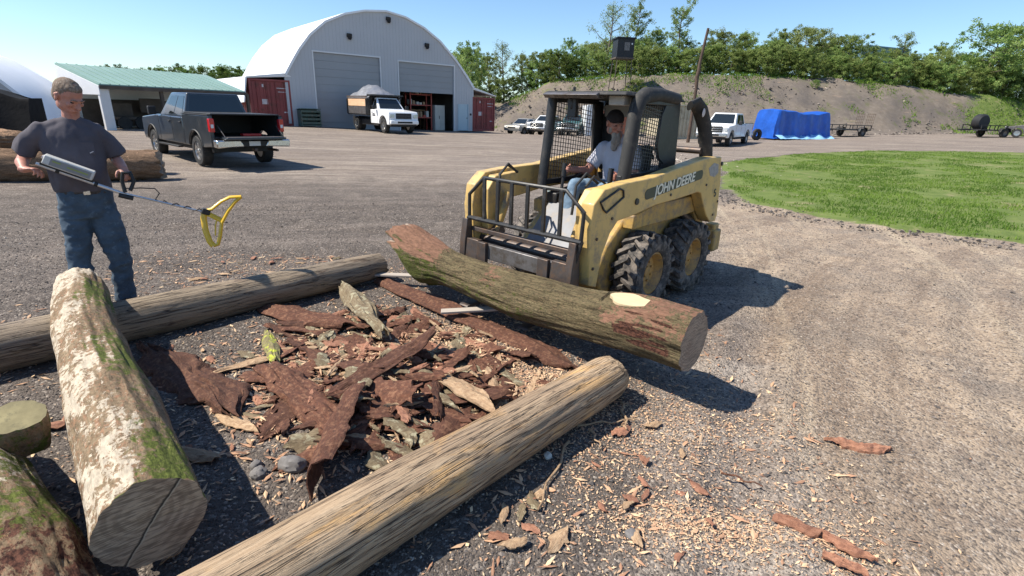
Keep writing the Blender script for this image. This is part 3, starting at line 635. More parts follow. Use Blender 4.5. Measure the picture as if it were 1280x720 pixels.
log('log',(-2.75,1.98,.24),(-1.42,1.18,.13),[(0,.25),(.4,.245),(.72,.21),(.9,.15),(1,.10)],[m['bark_moss'],m['p_red']],'thick mossy log in the bottom left corner with a torn red end',nu=180,nv=96,ridge=.02,lump=.03,seed=31,endj=(.05,.12),
  peel=lambda t,n,v:.50*sm((.75-t)/.3)*sm(n[:,2]*2)+.05,
  moss=lambda t,n,v:.50*sm((.9-t)/.2)*sm(n[:,2]*2+.8)+.05,rot=lambda t,n,v:.5*sm((t-.62)/.12))
log('stump',(-2.17,1.92,.30),(-2.15,1.90,.47),[(0,.10),(.5,.115),(.9,.12),(1,.118)],[m['bark_moss'],m['end_olive']],'short olive stump piece standing on the corner log at the left edge',cat='stump',nu=40,nv=80,ridge=.016,lump=.07,seed=37,moss=lambda t,n,v:.5+0*t)
# pile of big logs behind the standing man
BL='felled logs piled behind the standing man'
log('log',(-13.6,9.3,.36),(-8.25,12.05,.33),[(0,.36),(.6,.34),(1,.30)],[m['bark_back'],m['end_tan']],'long brown log at ground level behind the man, its butt toward the dark pickup',BL,nu=120,nv=40,ridge=.04,lump=.03,seed=41,peel=lambda t,n,v:.25*sm(n[:,2]*3)+0*t,endj=(0,.15))
log('log',(-14.2,9.6,.95),(-10.4,11.3,.84),[(0,.32),(.6,.27),(1,.2)],[m['bark_back'],m['end_tan']],'pale log resting on top of the pile behind the man',BL,nu=100,nv=36,ridge=.04,lump=.03,seed=43,peel=lambda t,n,v:.45*sm(n[:,2]*3)+0*t,endj=(0,.1))
log('log',(-14.4,10.4,.34),(-8.9,12.95,.32),[(0,.33),(.6,.3),(1,.26)],[m['bark_back'],m['end_tan']],'brown log hidden behind the front log of the pile',BL,nu=90,nv=36,ridge=.04,lump=.03,seed=47,endj=(0,.1))
# ------------------------------------------------------------------ bark slabs, chips, boards, stones
def slab(L,W,th=.02,curl=.4,rag=.25,seed=0,nu=18,nv=7,warp=.03):
    th*=.5; nv=int(nv*1.5); curl*=.8
    """curved ragged piece of bark, returns V,F (quads); length along X"""
    t=np.linspace(-1,1,nu+1); s=np.linspace(-1,1,nv+1); T,S=np.meshgrid(t,s,indexing='ij'); rr=np.random.default_rng(seed); sl=rr.uniform(-.9,.9,2)
    w=W/2*(1-rr.uniform(.1,.85)*np.clip(np.abs(T)*1.02,0,1)**rr.uniform(1.5,5))*(1+rag*fbm(np.stack([T*4+seed,S*.8,0*T+seed],-1),seed,4)); w=np.maximum(w,W*.03)
    x=T*L/2*(1+rag*.5*fbm(np.stack([0*T+seed*1.7,S*3.3,0*T+3],-1),seed+9,4)*np.abs(T))+np.where(T<0,sl[0],sl[1])*S*W*.5*np.abs(T)
    y=S*w+.14*W*fbm(np.stack([T*1.6+seed,0*S,0*T],-1),seed+2,3)
    z=-curl*W*.5*S*S+warp*fbm(np.stack([T*2+seed,S,0*T+1],-1),seed+4,3)*L+th*.35*fbm(np.stack([T*9,S*5,0*T+seed],-1),seed+6,2)+min(.022,W*.10)*fbm(np.stack([T*2.5,S*7,0*T+seed],-1),seed+8,4)
    z=z-z.mean(); n=(nu+1)*(nv+1)
    V=np.vstack([np.stack([x,y,z],-1).reshape(-1,3),np.stack([x,y,z-th*(.7+.5*fbm(np.stack([T*5,S*4,0*T+seed],-1),seed+7,2))],-1).reshape(-1,3)])
    i=np.arange(nu)[:,None];j=np.arange(nv)[None]; a=(i*(nv+1)+j).ravel(); q=np.stack([a,a+nv+1,a+nv+2,a+1],-1); F=[q,(q+n)[:,::-1]]
    e=np.concatenate([np.arange(nv+1)[:0:-1]*1,np.arange(0,nu+1)*(nv+1),nu*(nv+1)+np.arange(1,nv+1),np.arange(nu-1,-1,-1)*(nv+1)+nv])
    _,ix=np.unique(e,return_index=True); e=e[np.sort(ix)]; e2=np.roll(e,-1); F.append(np.stack([e,e2,e2+n,e+n],-1)[:, ::-1])
    return V,np.vstack(F)
PC=[0]
def piece(name,mat,x,y,z,L,W,rz,label,cat,group=None,rx=0,ry=0,th=.02,curl=.4,rag=.25,warp=.03,seed=None,nu=18,nv=7,gr=True):
    PC[0]+=1; V,F=slab(L,W,th,curl,rag,PC[0]*3+1 if seed is None else seed,nu,nv,warp)
    o=obj(name,fast_mesh(name,V,F,m[mat],False)); o.data.polygons.foreach_set('use_smooth',[True]*len(o.data.polygons)); o.data.set_sharp_from_angle(angle=R(40))
    o.location=(x,y,(g(x,y) if gr else 0)+z); o.rotation_euler=(rx,ry,rz); return tag(o,label,cat,group)
def at2(a,b): # centre, length, heading of a segment
    return (a[0]+b[0])/2,(a[1]+b[1])/2,math.hypot(b[0]-a[0],b[1]-a[1]),math.atan2(b[1]-a[1],b[0]-a[0])
def seg(name,mat,a,b,W,z,label,cat='bark slab',**k):
    x,y,L,rz=at2(a,b); return piece(name,mat,x,y,z,L*1.05,W,rz,label,cat,**k)
seg('bark_slab','p_dark',(-2.66,3.42),(-1.70,2.66),.42,.05,'flat dark red bark slab lying alone beside the cream mossy log',curl=.25,th=.03,rx=.05,nu=44,nv=20,rag=.8)
seg('bark_slab','p_dark',(-2.3,4.36),(-1.36,3.92),.30,.06,'dark bark slab at the back of the debris near the grey pole',curl=.3,nu=24,nv=9)
seg('bark_slab','p_olive',(-1.66,4.70),(-.98,3.66),.20,.15,'long grey olive bark slab on top of the debris pile',curl=.7,th=.03,nu=30,nv=9,rag=.5,warp=.05)
seg('bark_slab','p_lime',(-1.95,3.74),(-1.66,3.26),.11,.06,'small bark slab tipped with bright lime moss',curl=.5)
seg('bark_slab','p_dark',(-1.62,3.15),(-.92,2.45),.25,.08,'broad dark red bark slab crossing the front of the pile',curl=.35,th=.025,nu=26,nv=10)
seg('bark_slab','p_dark',(-1.05,2.78),(-.58,3.5),.16,.17,'straight dark red bark strip sloping up over the pile',curl=.2,ry=-.12)
seg('bark_slab','p_dark',(-.98,2.75),(-.93,2.02),.20,.12,'dark curled bark slab standing on edge beside the weathered pole',curl=.9,rx=1.0,nu=24)
seg('bark_slab','p_dark',(-1.42,5.26),(.15,3.72),.24,.05,'longest dark bark strip lying under the lifted log',curl=.35,nu=40,nv=9,warp=.012,th=.03)
seg('bark_slab','p_dark',(.06,3.82),(.48,3.34),.24,.05,'short dark bark strip between the lifted log and the pole end',curl=.45,th=.03)
seg('bark_slab','p_tan',(-.46,3.04),(-.10,2.72),.15,.11,'smooth tan wood slab leaning on the weathered pole',curl=.2,th=.03,rag=.12)
seg('bark_chunk','p_red',(1.93,2.575),(2.19,2.50),.085,.035,'reddish bark chunk lying alone on the tan gravel at right','bark chunk',curl=.9,th=.05,warp=.05,nu=22,nv=9)
for a,b,w,l in (((1.30,1.96),(1.44,1.86),.07,'brown bark lump nearest the fresh sawdust at lower right'),((1.46,1.86),(1.60,1.72),.06,'brown bark lump at the lower right edge cluster'),((1.40,1.74),(1.52,1.66),.05,'red bark lump at the bottom edge right of centre')):
    seg('bark_chunk','p_red',a,b,w,.03,l,'bark chunk',curl=.6,th=.03)
bd=MB(); 
for nm,a,b,z0,z1,lab in (('board',(-1.83,5.22),(-.62,5.10),.09,.13,'thin silvery board poking out from under the raised log end'),('board',(-.62,4.20),(.30,4.30),.10,.15,'thin silvery board lying over the dark bark strip')):
    bd=MB(); x,y,L,rz=at2(a,b); bd.box((0,0,0),(L,.085,.022),ry=-(z1-z0)/L); o=bd.build(nm,m['board'],bevel=.004); o.location=(x,y,(z0+z1)/2); o.rotation_euler=(0,0,rz); tag(o,lab,'board')
# the loose heap of smaller pieces
rg=random.Random(5)
kinds=[('bark_piece','p_dark','dark red bark piece mixed into the debris heap between the logs','bark piece','dark bark pieces in the debris heap'),
       ('bark_piece','p_olive','grey olive bark piece mixed into the debris heap between the logs','bark piece','olive bark pieces in the debris heap'),
       ('wood_piece','p_tan','tan splintered wood piece mixed into the debris heap between the logs','wood piece','tan wood pieces in the debris heap'),
       ('bark_piece','p_red','reddish bark piece mixed into the debris heap between the logs','bark piece','reddish bark pieces in the debris heap')]
for i in range(330):
    k=rg.choices([0,1,2,3],[.36,.20,.26,.18])[0]; nm,mt,lab,cat,gp=kinds[k]
    a=rg.uniform(0,2*PI); q=rg.random()**.55; x=-.80+1.05*q*math.cos(a); y=3.30+1.05*q*math.sin(a)-.30*math.cos(a)*q
    d=((x+1.02)*(3.05-1.23)-(y-1.23)*(.69+1.02))/2.5
    if d>-.2: continue
    hgt=.10*max(0,1-((x+.75)/.7)**2-((y-3.0)/.75)**2)
    L=rg.uniform(.06,.30)*(1.6 if k==0 else 1.1); W=L*rg.uniform(.16,.42) if k!=2 else L*rg.uniform(.07,.24)
    piece(nm,mt,x,y,.022+hgt*rg.uniform(.3,1.2)+W*.05,L,W,rg.gauss(-.8,.9),lab,cat,gp,rx=rg.gauss(0,.22),ry=rg.gauss(0,.12),th=rg.uniform(.012,.03),curl=rg.uniform(.05,.5),rag=.8,nu=14,nv=4,warp=.02)
out=[('p_red','red'),('p_tan','tan'),('p_olive','olive')]
for i in range(95):
    mt,_=out[rg.choices([0,1,2],[.5,.35,.15])[0]]
    zone=rg.random()
    if zone<.42: x,y=rg.uniform(-2.6,-1.2),rg.uniform(2.2,3.6)
    elif zone<.72: x,y=rg.uniform(-.1,1.0),rg.uniform(1.6,2.8)
    else: x,y=rg.uniform(-3.4,-1.9),rg.uniform(4.9,6.1)
    d=((x+1.02)*(3.05-1.23)-(y-1.23)*(.69+1.02))/2.5
    if abs(d)<.22: continue
    d2=((x+4.6)*(3.5)-(y-1.85)*(3.16))/4.7
    if abs(d2)<.22: continue
    lab,gp={'left':('thin bark flake on the gravel between the cream log and the weathered pole','bark flakes left of the weathered pole'),'right':('thin bark flake on the gravel right of the weathered pole','bark flakes right of the weathered pole'),'back':('thin bark flake on the gravel behind the grey pole','bark flakes behind the grey pole')}['left' if zone<.42 else 'right' if zone<.72 else 'back']
    L=rg.uniform(.04,.14); piece('bark_flake',mt,x,y,.014,L,L*rg.uniform(.25,.6),rg.uniform(0,PI),lab,'bark flake',gp,th=.008,curl=rg.uniform(0,.5),rag=.5,nu=8,nv=4,rx=rg.gauss(0,.1))
for mt,a,b,w,lab in (('p_red',(-2.68,2.42),(-2.50,2.50),.07,'orange wood chip on the gravel left of the cream log'),('p_tan',(.0,1.72),(.1,1.76),.05,'orange chip near the bottom edge'),('p_tan',(-1.75,2.30),(-1.52,2.22),.09,'pale pink chip by the cut end of the mossy log'),('p_tan',(-1.70,2.62),(-1.45,2.50),.11,'pale split chip in front of the flat dark slab'),('p_tan',(-1.42,1.95),(-1.36,1.60),.07,'tan splinter beside the grey cut log end'),('p_tan',(-2.1,3.05),(-1.72,3.42),.08,'pale olive stick lying across the bark left of the heap')):
    seg('wood_chip',mt,a,b,w,.03,lab,'wood chip',curl=.3,th=.015,nu=10,nv=5)
def stick(a,b,r,lab,mat='p_tan',z=.02):
    mb=MB(); x,y,L,rz=at2(a,b); k=9; mb.tube([(-L/2+L*i/k,.012*math.sin(i*1.3+a[0]*9),.004*math.sin(i*2.1)) for i in range(k+1)],[r*(1-.5*i/k) for i in range(k+1)],7)
    o=mb.build('stick',m[mat],smooth=50); o.location=(x,y,g(x,y)+z); o.rotation_euler=(0,-.03,rz); tag(o,lab,'stick')
for (x,y,z,l,w,rz,ry,mt,lb) in ((-1.60,1.66,.30,.30,.10,-.9,.25,'p_red','torn red splinter lying on the corner log next to the grey cut end'),(-1.70,1.74,.30,.22,.07,-.6,.2,'p_dark','dark torn splinter above the red one on the corner log'),(-1.52,1.56,.24,.22,.09,-.5,.35,'p_tan','pale torn splinter touching the grey cut end')):
    piece('splinter',mt,x,y,z,l,w,rz,lb,'splinter',th=.04,curl=.3,rag=.9,rx=.2,ry=ry,nu=20,nv=7)
stick((.36,2.50),(.15,1.94),.009,'long thin stick lying right of the weathered pole')
stick((.74,2.93),(.72,2.62),.011,'short upright-looking tan splinter near the pole shadow')
stick((.42,2.66),(.80,2.73),.007,'thin twig crossing near the tan splinter')
stick((.50,2.62),(.53,2.44),.008,'small twig beside the long stick')
stick((1.15,2.27),(1.32,2.16),.006,'short dark twig on the gravel right of centre','p_dark')
def stone(x,y,r,mat,lab,seed):
    mb=MB(); mb.ball((0,0,0),r,24); V=np.array(mb.v); V*= (1+.42*fbm(V/max(r)*1.6+seed,seed,4))[:,None]; mb.v=[tuple(v) for v in V]
    o=mb.build('rock',m[mat],smooth=25); o.location=(x,y,gm(x,y)+r[2]*.4); o.rotation_euler=(0,0,seed); tag(o,lab,'rock')
stone(-1.11,2.19,(.075,.055,.045),'stone','smooth dark grey rock on the gravel in front of the bark heap',3)
stone(-1.25,2.13,(.04,.04,.032),'stone','smaller dark rock touching the smooth grey rock',4)
stone(-1.30,2.20,(.03,.035,.025),'stone','rough dark pebble left of the two grey rocks',9)
stone(.23,2.36,(.025,.022,.02),'stone_pale','small white stone right of the weathered pole',5)
stone(.58,1.84,(.03,.026,.02),'stone','grey pebble near the bottom edge',6)
stone(.18,2.06,(.035,.028,.02),'p_tan','flat tan stone beside the long stick',7)
# ------------------------------------------------------------------ skid steer
def text_mesh(s,size,depth,name,mat,parent,M,bold=.0,shear=0,sx=1):
    cu=bpy.data.curves.new('t','FONT'); cu.body=s; cu.size=size; cu.extrude=depth; cu.offset=bold; cu.shear=shear; cu.align_x='CENTER'; cu.align_y='CENTER'
    o=bpy.data.objects.new('t',cu); COL.objects.link(o); bpy.context.view_layer.update()
    me=bpy.data.meshes.new_from_object(o.evaluated_get(bpy.context.evaluated_depsgraph_get())); bpy.data.objects.remove(o)
    me.transform(M@Matrix.Diagonal((sx,1,1,1))); me.materials.clear(); me.materials.append(mat); me.name=name
    return obj(name,me,parent)
def arc(c,r,a0,a1,n=8): return [(c[0]+r*math.cos(a0+(a1-a0)*i/n),c[1]+r*math.sin(a0+(a1-a0)*i/n)) for i in range(n+1)]
SKP=(1.057,5.477); SKT=3.978
def build_skid():
    r=empty('skid_steer',(SKP[0],SKP[1],0),SKT,'yellow and black skid steer loader with a screened cab lifting the big log','skid steer loader')
    Y,BK=m['yellow'],m['black']
    # chassis tub
    c=MB(); c.prism([(.92,.24),(.98,.45),(.86,.66),(.55,.90),(.30,.93),(-.95,.95),(-1.22,.86),(-1.28,.36),(-.95,.22),(.75,.2)],-.49,.49)
    c.build('chassis',m['yellow2'],r,bevel=.02)
    for s in(-1,1):
        f=MB(); f.prism([(.62,.80),(.62,.93),(.2,1.0),(-.55,1.0),(-.72,.92),(-.72,.82),(-.2,.80)],s*.49,s*.60); f.build('side_frame',m['yellow2'],r,bevel=.012)
    c=MB(); c.prism([(.90,.52),(1.02,.42),(1.03,.50),(.60,.93),(.56,.90)],-.40,.40); c.build('foot_plate',m['chalk'],r,bevel=.006)
    c=MB(); c.box((1.10,.22,.50),(.10,.40,.085)); c.box((1.16,.22,.46),(.03,.38,.03)); c.build('step',Y,r,bevel=.008)
    # engine hood
    e=MB(); e.prism([(-.34,.95),(-.34,1.22),(-.62,1.25),(-1.12,1.20),(-1.24,1.05),(-1.24,.86)],-.47,.47); hood=e.build('engine_hood',m['yellow2'],r,bevel=.02)
    e=MB()
    for i in range(9): e.box((-.66-.05*i,0,1.252-.004*i),(.02,.6,.014),ry=.06)
    e.build('vent',BK,hood)
    b=MB(); b.box((-1.36,0,.40),(.20,1.30,.26)); b.box((-1.36,.56,.55),(.16,.12,.10)); b.build('rear_bumper',m['yellow2'],r,bevel=.02)
    # lift arms
    out=[(-.90,1.405),(-.53,1.41),(.15,1.335),(.55,1.285),(1.03,1.27),(1.34,1.245),(1.47,1.14),(1.50,.95),(1.46,.48),(1.34,.44),(1.30,.70),(1.20,.88),(1.10,.965),(.83,.985),(.47,1.03),(0,1.045),(-.42,1.07),(-.50,1.05),(-.60,.93),(-.72,.80),(-.86,.70),(-1.0,.69),(-1.04,.75),(-.98,1.15)]
    for s in(-1,1):
        a=MB(); y0,y1=(.60,.72) if s>0 else (-.72,-.60); a.prism(out,y0,y1); arm=a.build('lift_arm',Y,r,bevel=.010)
        h=MB(); p=[(1.06,1.16),(1.30,1.06),(1.345,1.09),(1.40,1.15),(1.13,1.235),(1.075,1.215),(1.06,1.16)]
        h.tube([(x,s*.727,z) for x,z in p],.009,6); h.build('panel_outline',BK,arm)
        h=MB(); h.lathe([(.028,s*.715),(.028,s*.732),(0.001,s*.734)],12,c=(.83,0,1.10)); h.lathe([(.022,s*.715),(.022,s*.73),(0.001,s*.732)],12,c=(-.93,0,1.33)); h.build('pin',BK,arm)
        # rear upright (tower), links and cylinders
        t=MB(); t.prism([(-.62,.92),(-.50,1.08),(-.46,1.28),(-.88,1.34),(-1.05,1.25),(-1.12,.72),(-.84,.66)],s*.46,s*.585); t.build('tower',m['yellow2'],r,bevel=.012)
        q=MB(); q.tube([(-.95,s*.53,.62),(-.25,s*.545,.92)],.042,14); q.build('lift_cylinder',m['steel'],r,smooth=50)
        q=MB(); q.tube([(-.25,s*.545,.92),(.42,s*.56,1.0)],.022,12); q.build('piston_rod',m['chrome'],r,smooth=50)
        q=MB(); q.tube([(1.18,s*.44,1.06),(1.30,s*.44,.80)],.038,14); q.tube([(1.30,s*.44,.80),(1.38,s*.44,.60)],.02,12); q.build('tilt_cylinder',m['yellow2'],r,smooth=50)
        # inner knuckle of the arm
        k=MB(); k.prism([(.98,1.24),(1.30,1.22),(1.40,1.10),(1.38,.55),(1.27,.52),(1.22,.86),(1.02,1.02)],s*.50,s*.598); k.build('arm_knuckle',Y,r,bevel=.01)
        hz=MB(); hz.tube([(1.05,s*.46,1.24),(1.20,s*.44,1.33),(1.32,s*.43,1.24),(1.34,s*.42,1.0)],.012,8); hz.tube([(1.0,s*.50,1.24),(1.16,s*.49,1.31),(1.27,s*.49,1.23)],.010,8); hz.build('hose',m['rubber_clean'],r,smooth=60)
    for (x,z) in ((-.60,1.13),(-.98,.92),(-.90,.78),(1.42,.62),(1.40,.86),(.20,1.10),(1.20,1.0)):
        h=MB(); h.lathe([(.014,.719),(.014,.729),(.001,.730)],6,c=(x,0,z)); h.build('bolt',m['steel'],arm)
    h=MB(); h.tube([(.36,.53,.98),(.10,.555,.985),(-.15,.54,1.02),(-.40,.52,1.10)],.014,8); h.build('hose',m['rubber_clean'],r,smooth=60)
    # cross tube between the arms
    q=MB(); q.tube([(1.36,-.60,.62),(1.36,.60,.62)],.05,16); q.build('cross_tube',m['steel'],r,smooth=50)
    # decal with lettering on the visible (left) arm
    x0,z0,x1,z1=.70,1.140,-.47,1.252; ang=math.atan2(z1-z0,x0-x1); cx,cz=(x0+x1)/2,(z0+z1)/2; Ld=math.hypot(x1-x0,z1-z0)
    d=MB(); w,h=Ld/2,.046; pts=arc((w-h,0),h,-PI/2,PI/2)+arc((-w+h,0),h,PI/2,1.5*PI)
    ca,sa=math.cos(ang),math.sin(ang)
    d.prism([(cx-(u*ca-v*sa),cz+(u*sa+v*ca)) for u,v in pts],.7205,.7235); dec=d.build('decal',m['decal'],r)
    M=Matrix.Translation((cx+.01,.7235,cz))@Matrix.Rotation(ang,4,'Y')@Matrix.Rotation(PI,4,'Z')@Matrix.Rotation(PI/2,4,'X')
    text_mesh('JOHN DEERE',.128,.0018,'lettering',m['letter'],dec,M,bold=.0028,shear=.18,sx=1.10)
    M2=Matrix.Translation((-.87,.7235,1.02))@Matrix.Rotation(ang+.25,4,'Y')@Matrix.Rotation(PI,4,'Z')@Matrix.Rotation(PI/2,4,'X')
    text_mesh('S',.12,.0018,'model_mark',m['decal'],r,M2,bold=.003)
    sdc=MB(); sdc.prism([(-.60,1.30),(-.72,1.35),(-.84,1.33),(-.87,1.24),(-.78,1.20),(-.66,1.22)],.7205,.7225); sdc.build('worn_decal',m['smudge'],r)
    # cab (ROPS)
    P=m['pad']
    for s in(-1,1):
        a=MB(); y=s*.455
        path=[(.66,y,1.12),(.60,y,1.45),(.55,y,1.80),(.50,y,1.92),(.40,y,1.965),(.15,y,1.98),(-.22,y,1.955)]
        if s>0: a.tube(path,[.062,.062,.065,.07,.07,.06,.055],16)
        else: a.tube([(.68,y,1.08),(.62,y,1.5),(.57,y,1.93)],[(.045,.05)]*3,10)
        a.build('cab_post',P if s>0 else BK,r,smooth=50)
        b_=MB(); b_.prism([(-.02,1.92),(-.30,1.92),(-.36,1.25),(-.06,1.25),(-.10,1.34),(.02,1.40),(.08,1.52),(.06,1.80)] if s>0 else [(-.12,1.92),(-.30,1.92),(-.36,1.25),(-.18,1.25)],s*.43,s*.465); b_.build('cab_side_panel',BK,r,bevel=.006)
        b_=MB(); b_.box((.30,s*.445,1.265 if s>0 else 1.13),(.80,.05,.05),ry=.03); b_.build('cab_rail',BK,r,bevel=.006)
        b_=MB(); b_.box((.17,s*.445,1.915),(.72,.05,.05)); b_.build('cab_rail',BK,r,bevel=.006)
        # screen
        w=MB(); zb=1.28 if s>0 else 1.12; n=19
        for i in range(n+1):
            z=zb+(1.90-zb)*i/n; xf=.66-(z-1.12)*.11; w.tube([(xf-.02,y,z),(-.12,y,z-.09)],.0042,4,cap=False)
        for i in range(18):
            x=-.10+.74*i/17; w.tube([(x,y,zb),(x-.04,y,1.90)],.0042,4,cap=False)
        w.build('window_screen',BK,r)
    rf=MB(); rf.hexa([(.70,-.50,1.955),(.70,.44,1.955),(-.34,.50,1.93),(-.34,-.50,1.93)],[(.66,-.46,1.99),(.66,.42,1.99),(-.30,.46,1.975),(-.30,-.46,1.975)]); roof=rf.build('cab_roof',m['pad'],r,bevel=.012)
    v=MB(); v.prism([(.74,1.955),(.70,1.975),(.56,1.965),(.60,1.925),(.70,1.925)],-.45,.16); v.build('visor',m['steel_bare'],roof,bevel=.005)
    v=MB(); v.box((.48,.27,1.915),(.20,.16,.085)); v.build('roof_lamp',m['headliner'],roof,bevel=.01)
    v=MB(); v.tube([(.52,-.24,1.99),(.52,-.24,2.03)],.014,8); v.build('bolt',BK,roof)
    v=MB(); v.box((.58,-.20,1.84),(.05,.10,.17)); v.tube([(.60,-.20,1.93),(.60,-.20,1.83)],.015,8); v.build('work_lamp',BK,r,bevel=.01)
    bk=MB(); bk.box((-.33,0,1.85),(.03,.86,.16)); bk.box((-.33,-.34,1.5),(.03,.2,.60)); bk.box((-.33,.36,1.5),(.03,.14,.60)); bk.build('cab_back',BK,r,bevel=.006)
    bk=MB(); bk.box((-.30,0,1.02),(.05,.86,.30)); bk.build('cab_back_panel',BK,r,bevel=.006)
    hl=MB(); hl.box((-.295,.0,1.83),(.02,.80,.12)); hl.build('headliner',m['headliner'],r,bevel=.004)
    # boom hose guard loop behind the cab (left side), and its mate
    for s in(-1,1):
        h=MB(); pth=[(-.36,s*.53,1.90),(-.44,s*.55,1.93),(-.56,s*.56,1.86),(-.68,s*.57,1.72),(-.76,s*.58,1.56),(-.80,s*.59,1.38),(-.80,s*.59,1.22)]
        h.tube(pth,[(.055,.03),(.07,.035),(.075,.035),(.072,.035),(.07,.035),(.07,.035),(.07,.035)],12,flat=(1,0,0)); lk=h.build('rear_link',P,r,smooth=50)
        if s>0:
            q=MB(); q.ball((-.545,.605,1.845),(.034,.006,.05),12,Matrix.Rotation(-.45,3,'Y')); q.build('sticker',m['mark_white'],lk,smooth=60)
    q=MB(); q.tube([(-.72,-.55,1.46),(-.72,.56,1.46)],.034,14); q.build('rear_cross_tube',m['steel'],r,smooth=50)
    # inside the cab
    st=MB(); st.prism([(.30,.93),(.34,1.0),(-.10,1.02),(-.22,1.50),(-.29,1.50),(-.24,.93)],-.24,.24); st.build('seat',m['seat'],r,bevel=.03)
    for s in(-1,1):
        l=MB(); l.tube([(.60,s*.27,.93),(.58,s*.27,1.10),(.555,s*.27,1.27)],.016,10); l.tube([(.565,s*.27,1.19),(.55,s*.27,1.32)],.027,12); l.build('control_lever',BK,r,smooth=50)
        l=MB(); l.prism([(.62,.92),(.62,1.02),(-.2,1.10),(-.2,.92)],s*.30,s*.43); l.build('armrest_console',BK,r,bevel=.012)
    l=MB(); l.tube([(-.18,.30,1.38),(.02,.34,1.52),(.10,.34,1.42),(.12,.33,1.20)],.014,8); l.build('lap_bar',BK,r,smooth=60); l=MB(); l.tube([(-.18,-.30,1.30),(.15,-.28,1.26),(.38,-.26,1.18)],.016,8); l.build('lap_bar',BK,r,smooth=60)
    # wheels
    def tyre():
        t=MB(); R0,w=.345,.13
        t.lathe([(.205,-w*.86),(.225,-w),(.30,-w*1.08),(R0-.01,-w*.94),(R0,-w*.7),(R0,w*.7),(R0-.01,w*.94),(.30,w*1.08),(.225,w),(.205,w*.86),(.205,-w*.86)],40)
        for k in range(18):
            for s in(-1,1):
                a=2*PI*(k+(.5 if s>0 else 0))/18
                # chevron lug: from the shoulder to just past the centre line
                def pt(r_,h,da): return (r_*math.cos(a+da),h,r_*math.sin(a+da))
                lo=[pt(R0-.02,s*w*1.06,-.075),pt(R0-.02,s*w*1.06,.085),pt(R0-.01,-s*w*.12,.30),pt(R0-.01,-s*w*.12,.19)]
                hi=[pt(R0+.030,s*w*.98,-.06),pt(R0+.030,s*w*.98,.07),pt(R0+.043,-s*w*.08,.285),pt(R0+.043,-s*w*.08,.205)]
                t.hexa(lo,hi)
                lo=[pt(.29,s*w*1.04,-.06),pt(.29,s*w*1.04,.05),pt(R0-.0,s*w*.99,.085),pt(R0-.0,s*w*.99,-.075)]
                hi=[pt(.29,s*w*1.11,-.05),pt(.29,s*w*1.11,.04),pt(R0+.025,s*w*1.09,.07),pt(R0+.025,s*w*1.09,-.06)]
                t.hexa(lo,hi)
        return t.mesh('tyre',m['rubber'],38)
    tm=tyre()
    rm=MB(); rm.lathe([(.21,-.10),(.215,.10),(.19,.105),(.165,.06),(.15,.03),(.06,.025),(.05,.05),(.001,.055)],32); 
    for k in range(8): a=2*PI*k/8; rm.lathe([(.011,.02),(.011,.045),(.001,.046)],6,c=(.10*math.cos(a),0,.10*math.sin(a)))
    rmesh=rm.mesh('rim',m['rim_y'],40)
    for sx in(.438,-.438):
        for s in(-1,1):
            w=bpy.data.objects.new('wheel',None); COL.objects.link(w); w.parent=r; w.location=(sx,s*.655,.386); w.rotation_euler=(0,.3*sx+s,0 if s>0 else PI); w.empty_display_size=.1
            obj('tyre',tm,w); obj('rim',rmesh,w)
    # attachment: quick-coupler, fork frame and brush guard
    gx=1.56
    f=MB()
    for s in(-1,1):
        f.prism([(gx-.04,.82),(gx+.02,.84),(gx+.05,.62),(gx+.06,.40),(gx+.02,.20),(gx-.04,.20),(gx-.07,.45)],s*.585,s*.655)
        f.prism([(gx-.03,.66),(gx+.03,.66),(gx+.05,.46),(gx-.05,.46)],s*.43,s*.585)
    f.box((gx-.06,0,.74),(.05,1.18,.04)); fr=f.build('fork_carriage',m['steel'],r,bevel=.006)
    b=MB(); b.box((gx+.0,0,.575),(.05,.90,.14)); b.build('crossbar',m['steel_bare'],fr,bevel=.006)
    b=MB(); b.box((gx+.0,0,.30),(.05,1.20,.10)); b.build('lower_bar',m['steel'],fr,bevel=.006)
    for s in(-.36,.36):
        k=MB(); k.prism([(gx+.02,.66),(gx+.06,.66),(gx+.07,.125),(gx+.26,.115),(gx+.28,.10),(gx+.02,.085)],s-.055,s+.055); k.build('fork',m['steel'],fr,bevel=.005)
    gp=MB(); gz_=[(-.60,.84),(-.60,1.06),(-.41,1.225),(.50,1.225),(.68,1.08),(.67,.84)]
    gp.tube([(gx-.02,y,z) for y,z in gz_],.0165,8); gp.tube([(gx-.02,-.61,.845),(gx-.02,.68,.845)],.022,8)
    guard=gp.build('brush_guard',BK,r,smooth=40)
    for i,yy in enumerate((-.40,-.235,-.07,.11,.29,.46)):
        b=MB(); b.box((gx-.015,yy,1.03),(.022,.034,.39),rx=.0); b.build('bar',BK,guard,bevel=.004)
    for s,yy in((1,.68),(-1,-.61)):
        b=MB(); b.tube([(gx-.02,yy,.85),(gx,s*.62,.60),(gx,s*.60,.30)],.018,8); b.build('side_bar',BK,guard,smooth=40)
    # clutter seen through the guard on the right hand side of the machine
    q=MB(); q.box((1.30,-.50,.70),(.16,.12,.10),ry=.4); q.box((1.36,-.44,.58),(.12,.2,.06)); q.build('coupler',m['steel'],r,bevel=.01)
    return r
SK=build_skid()
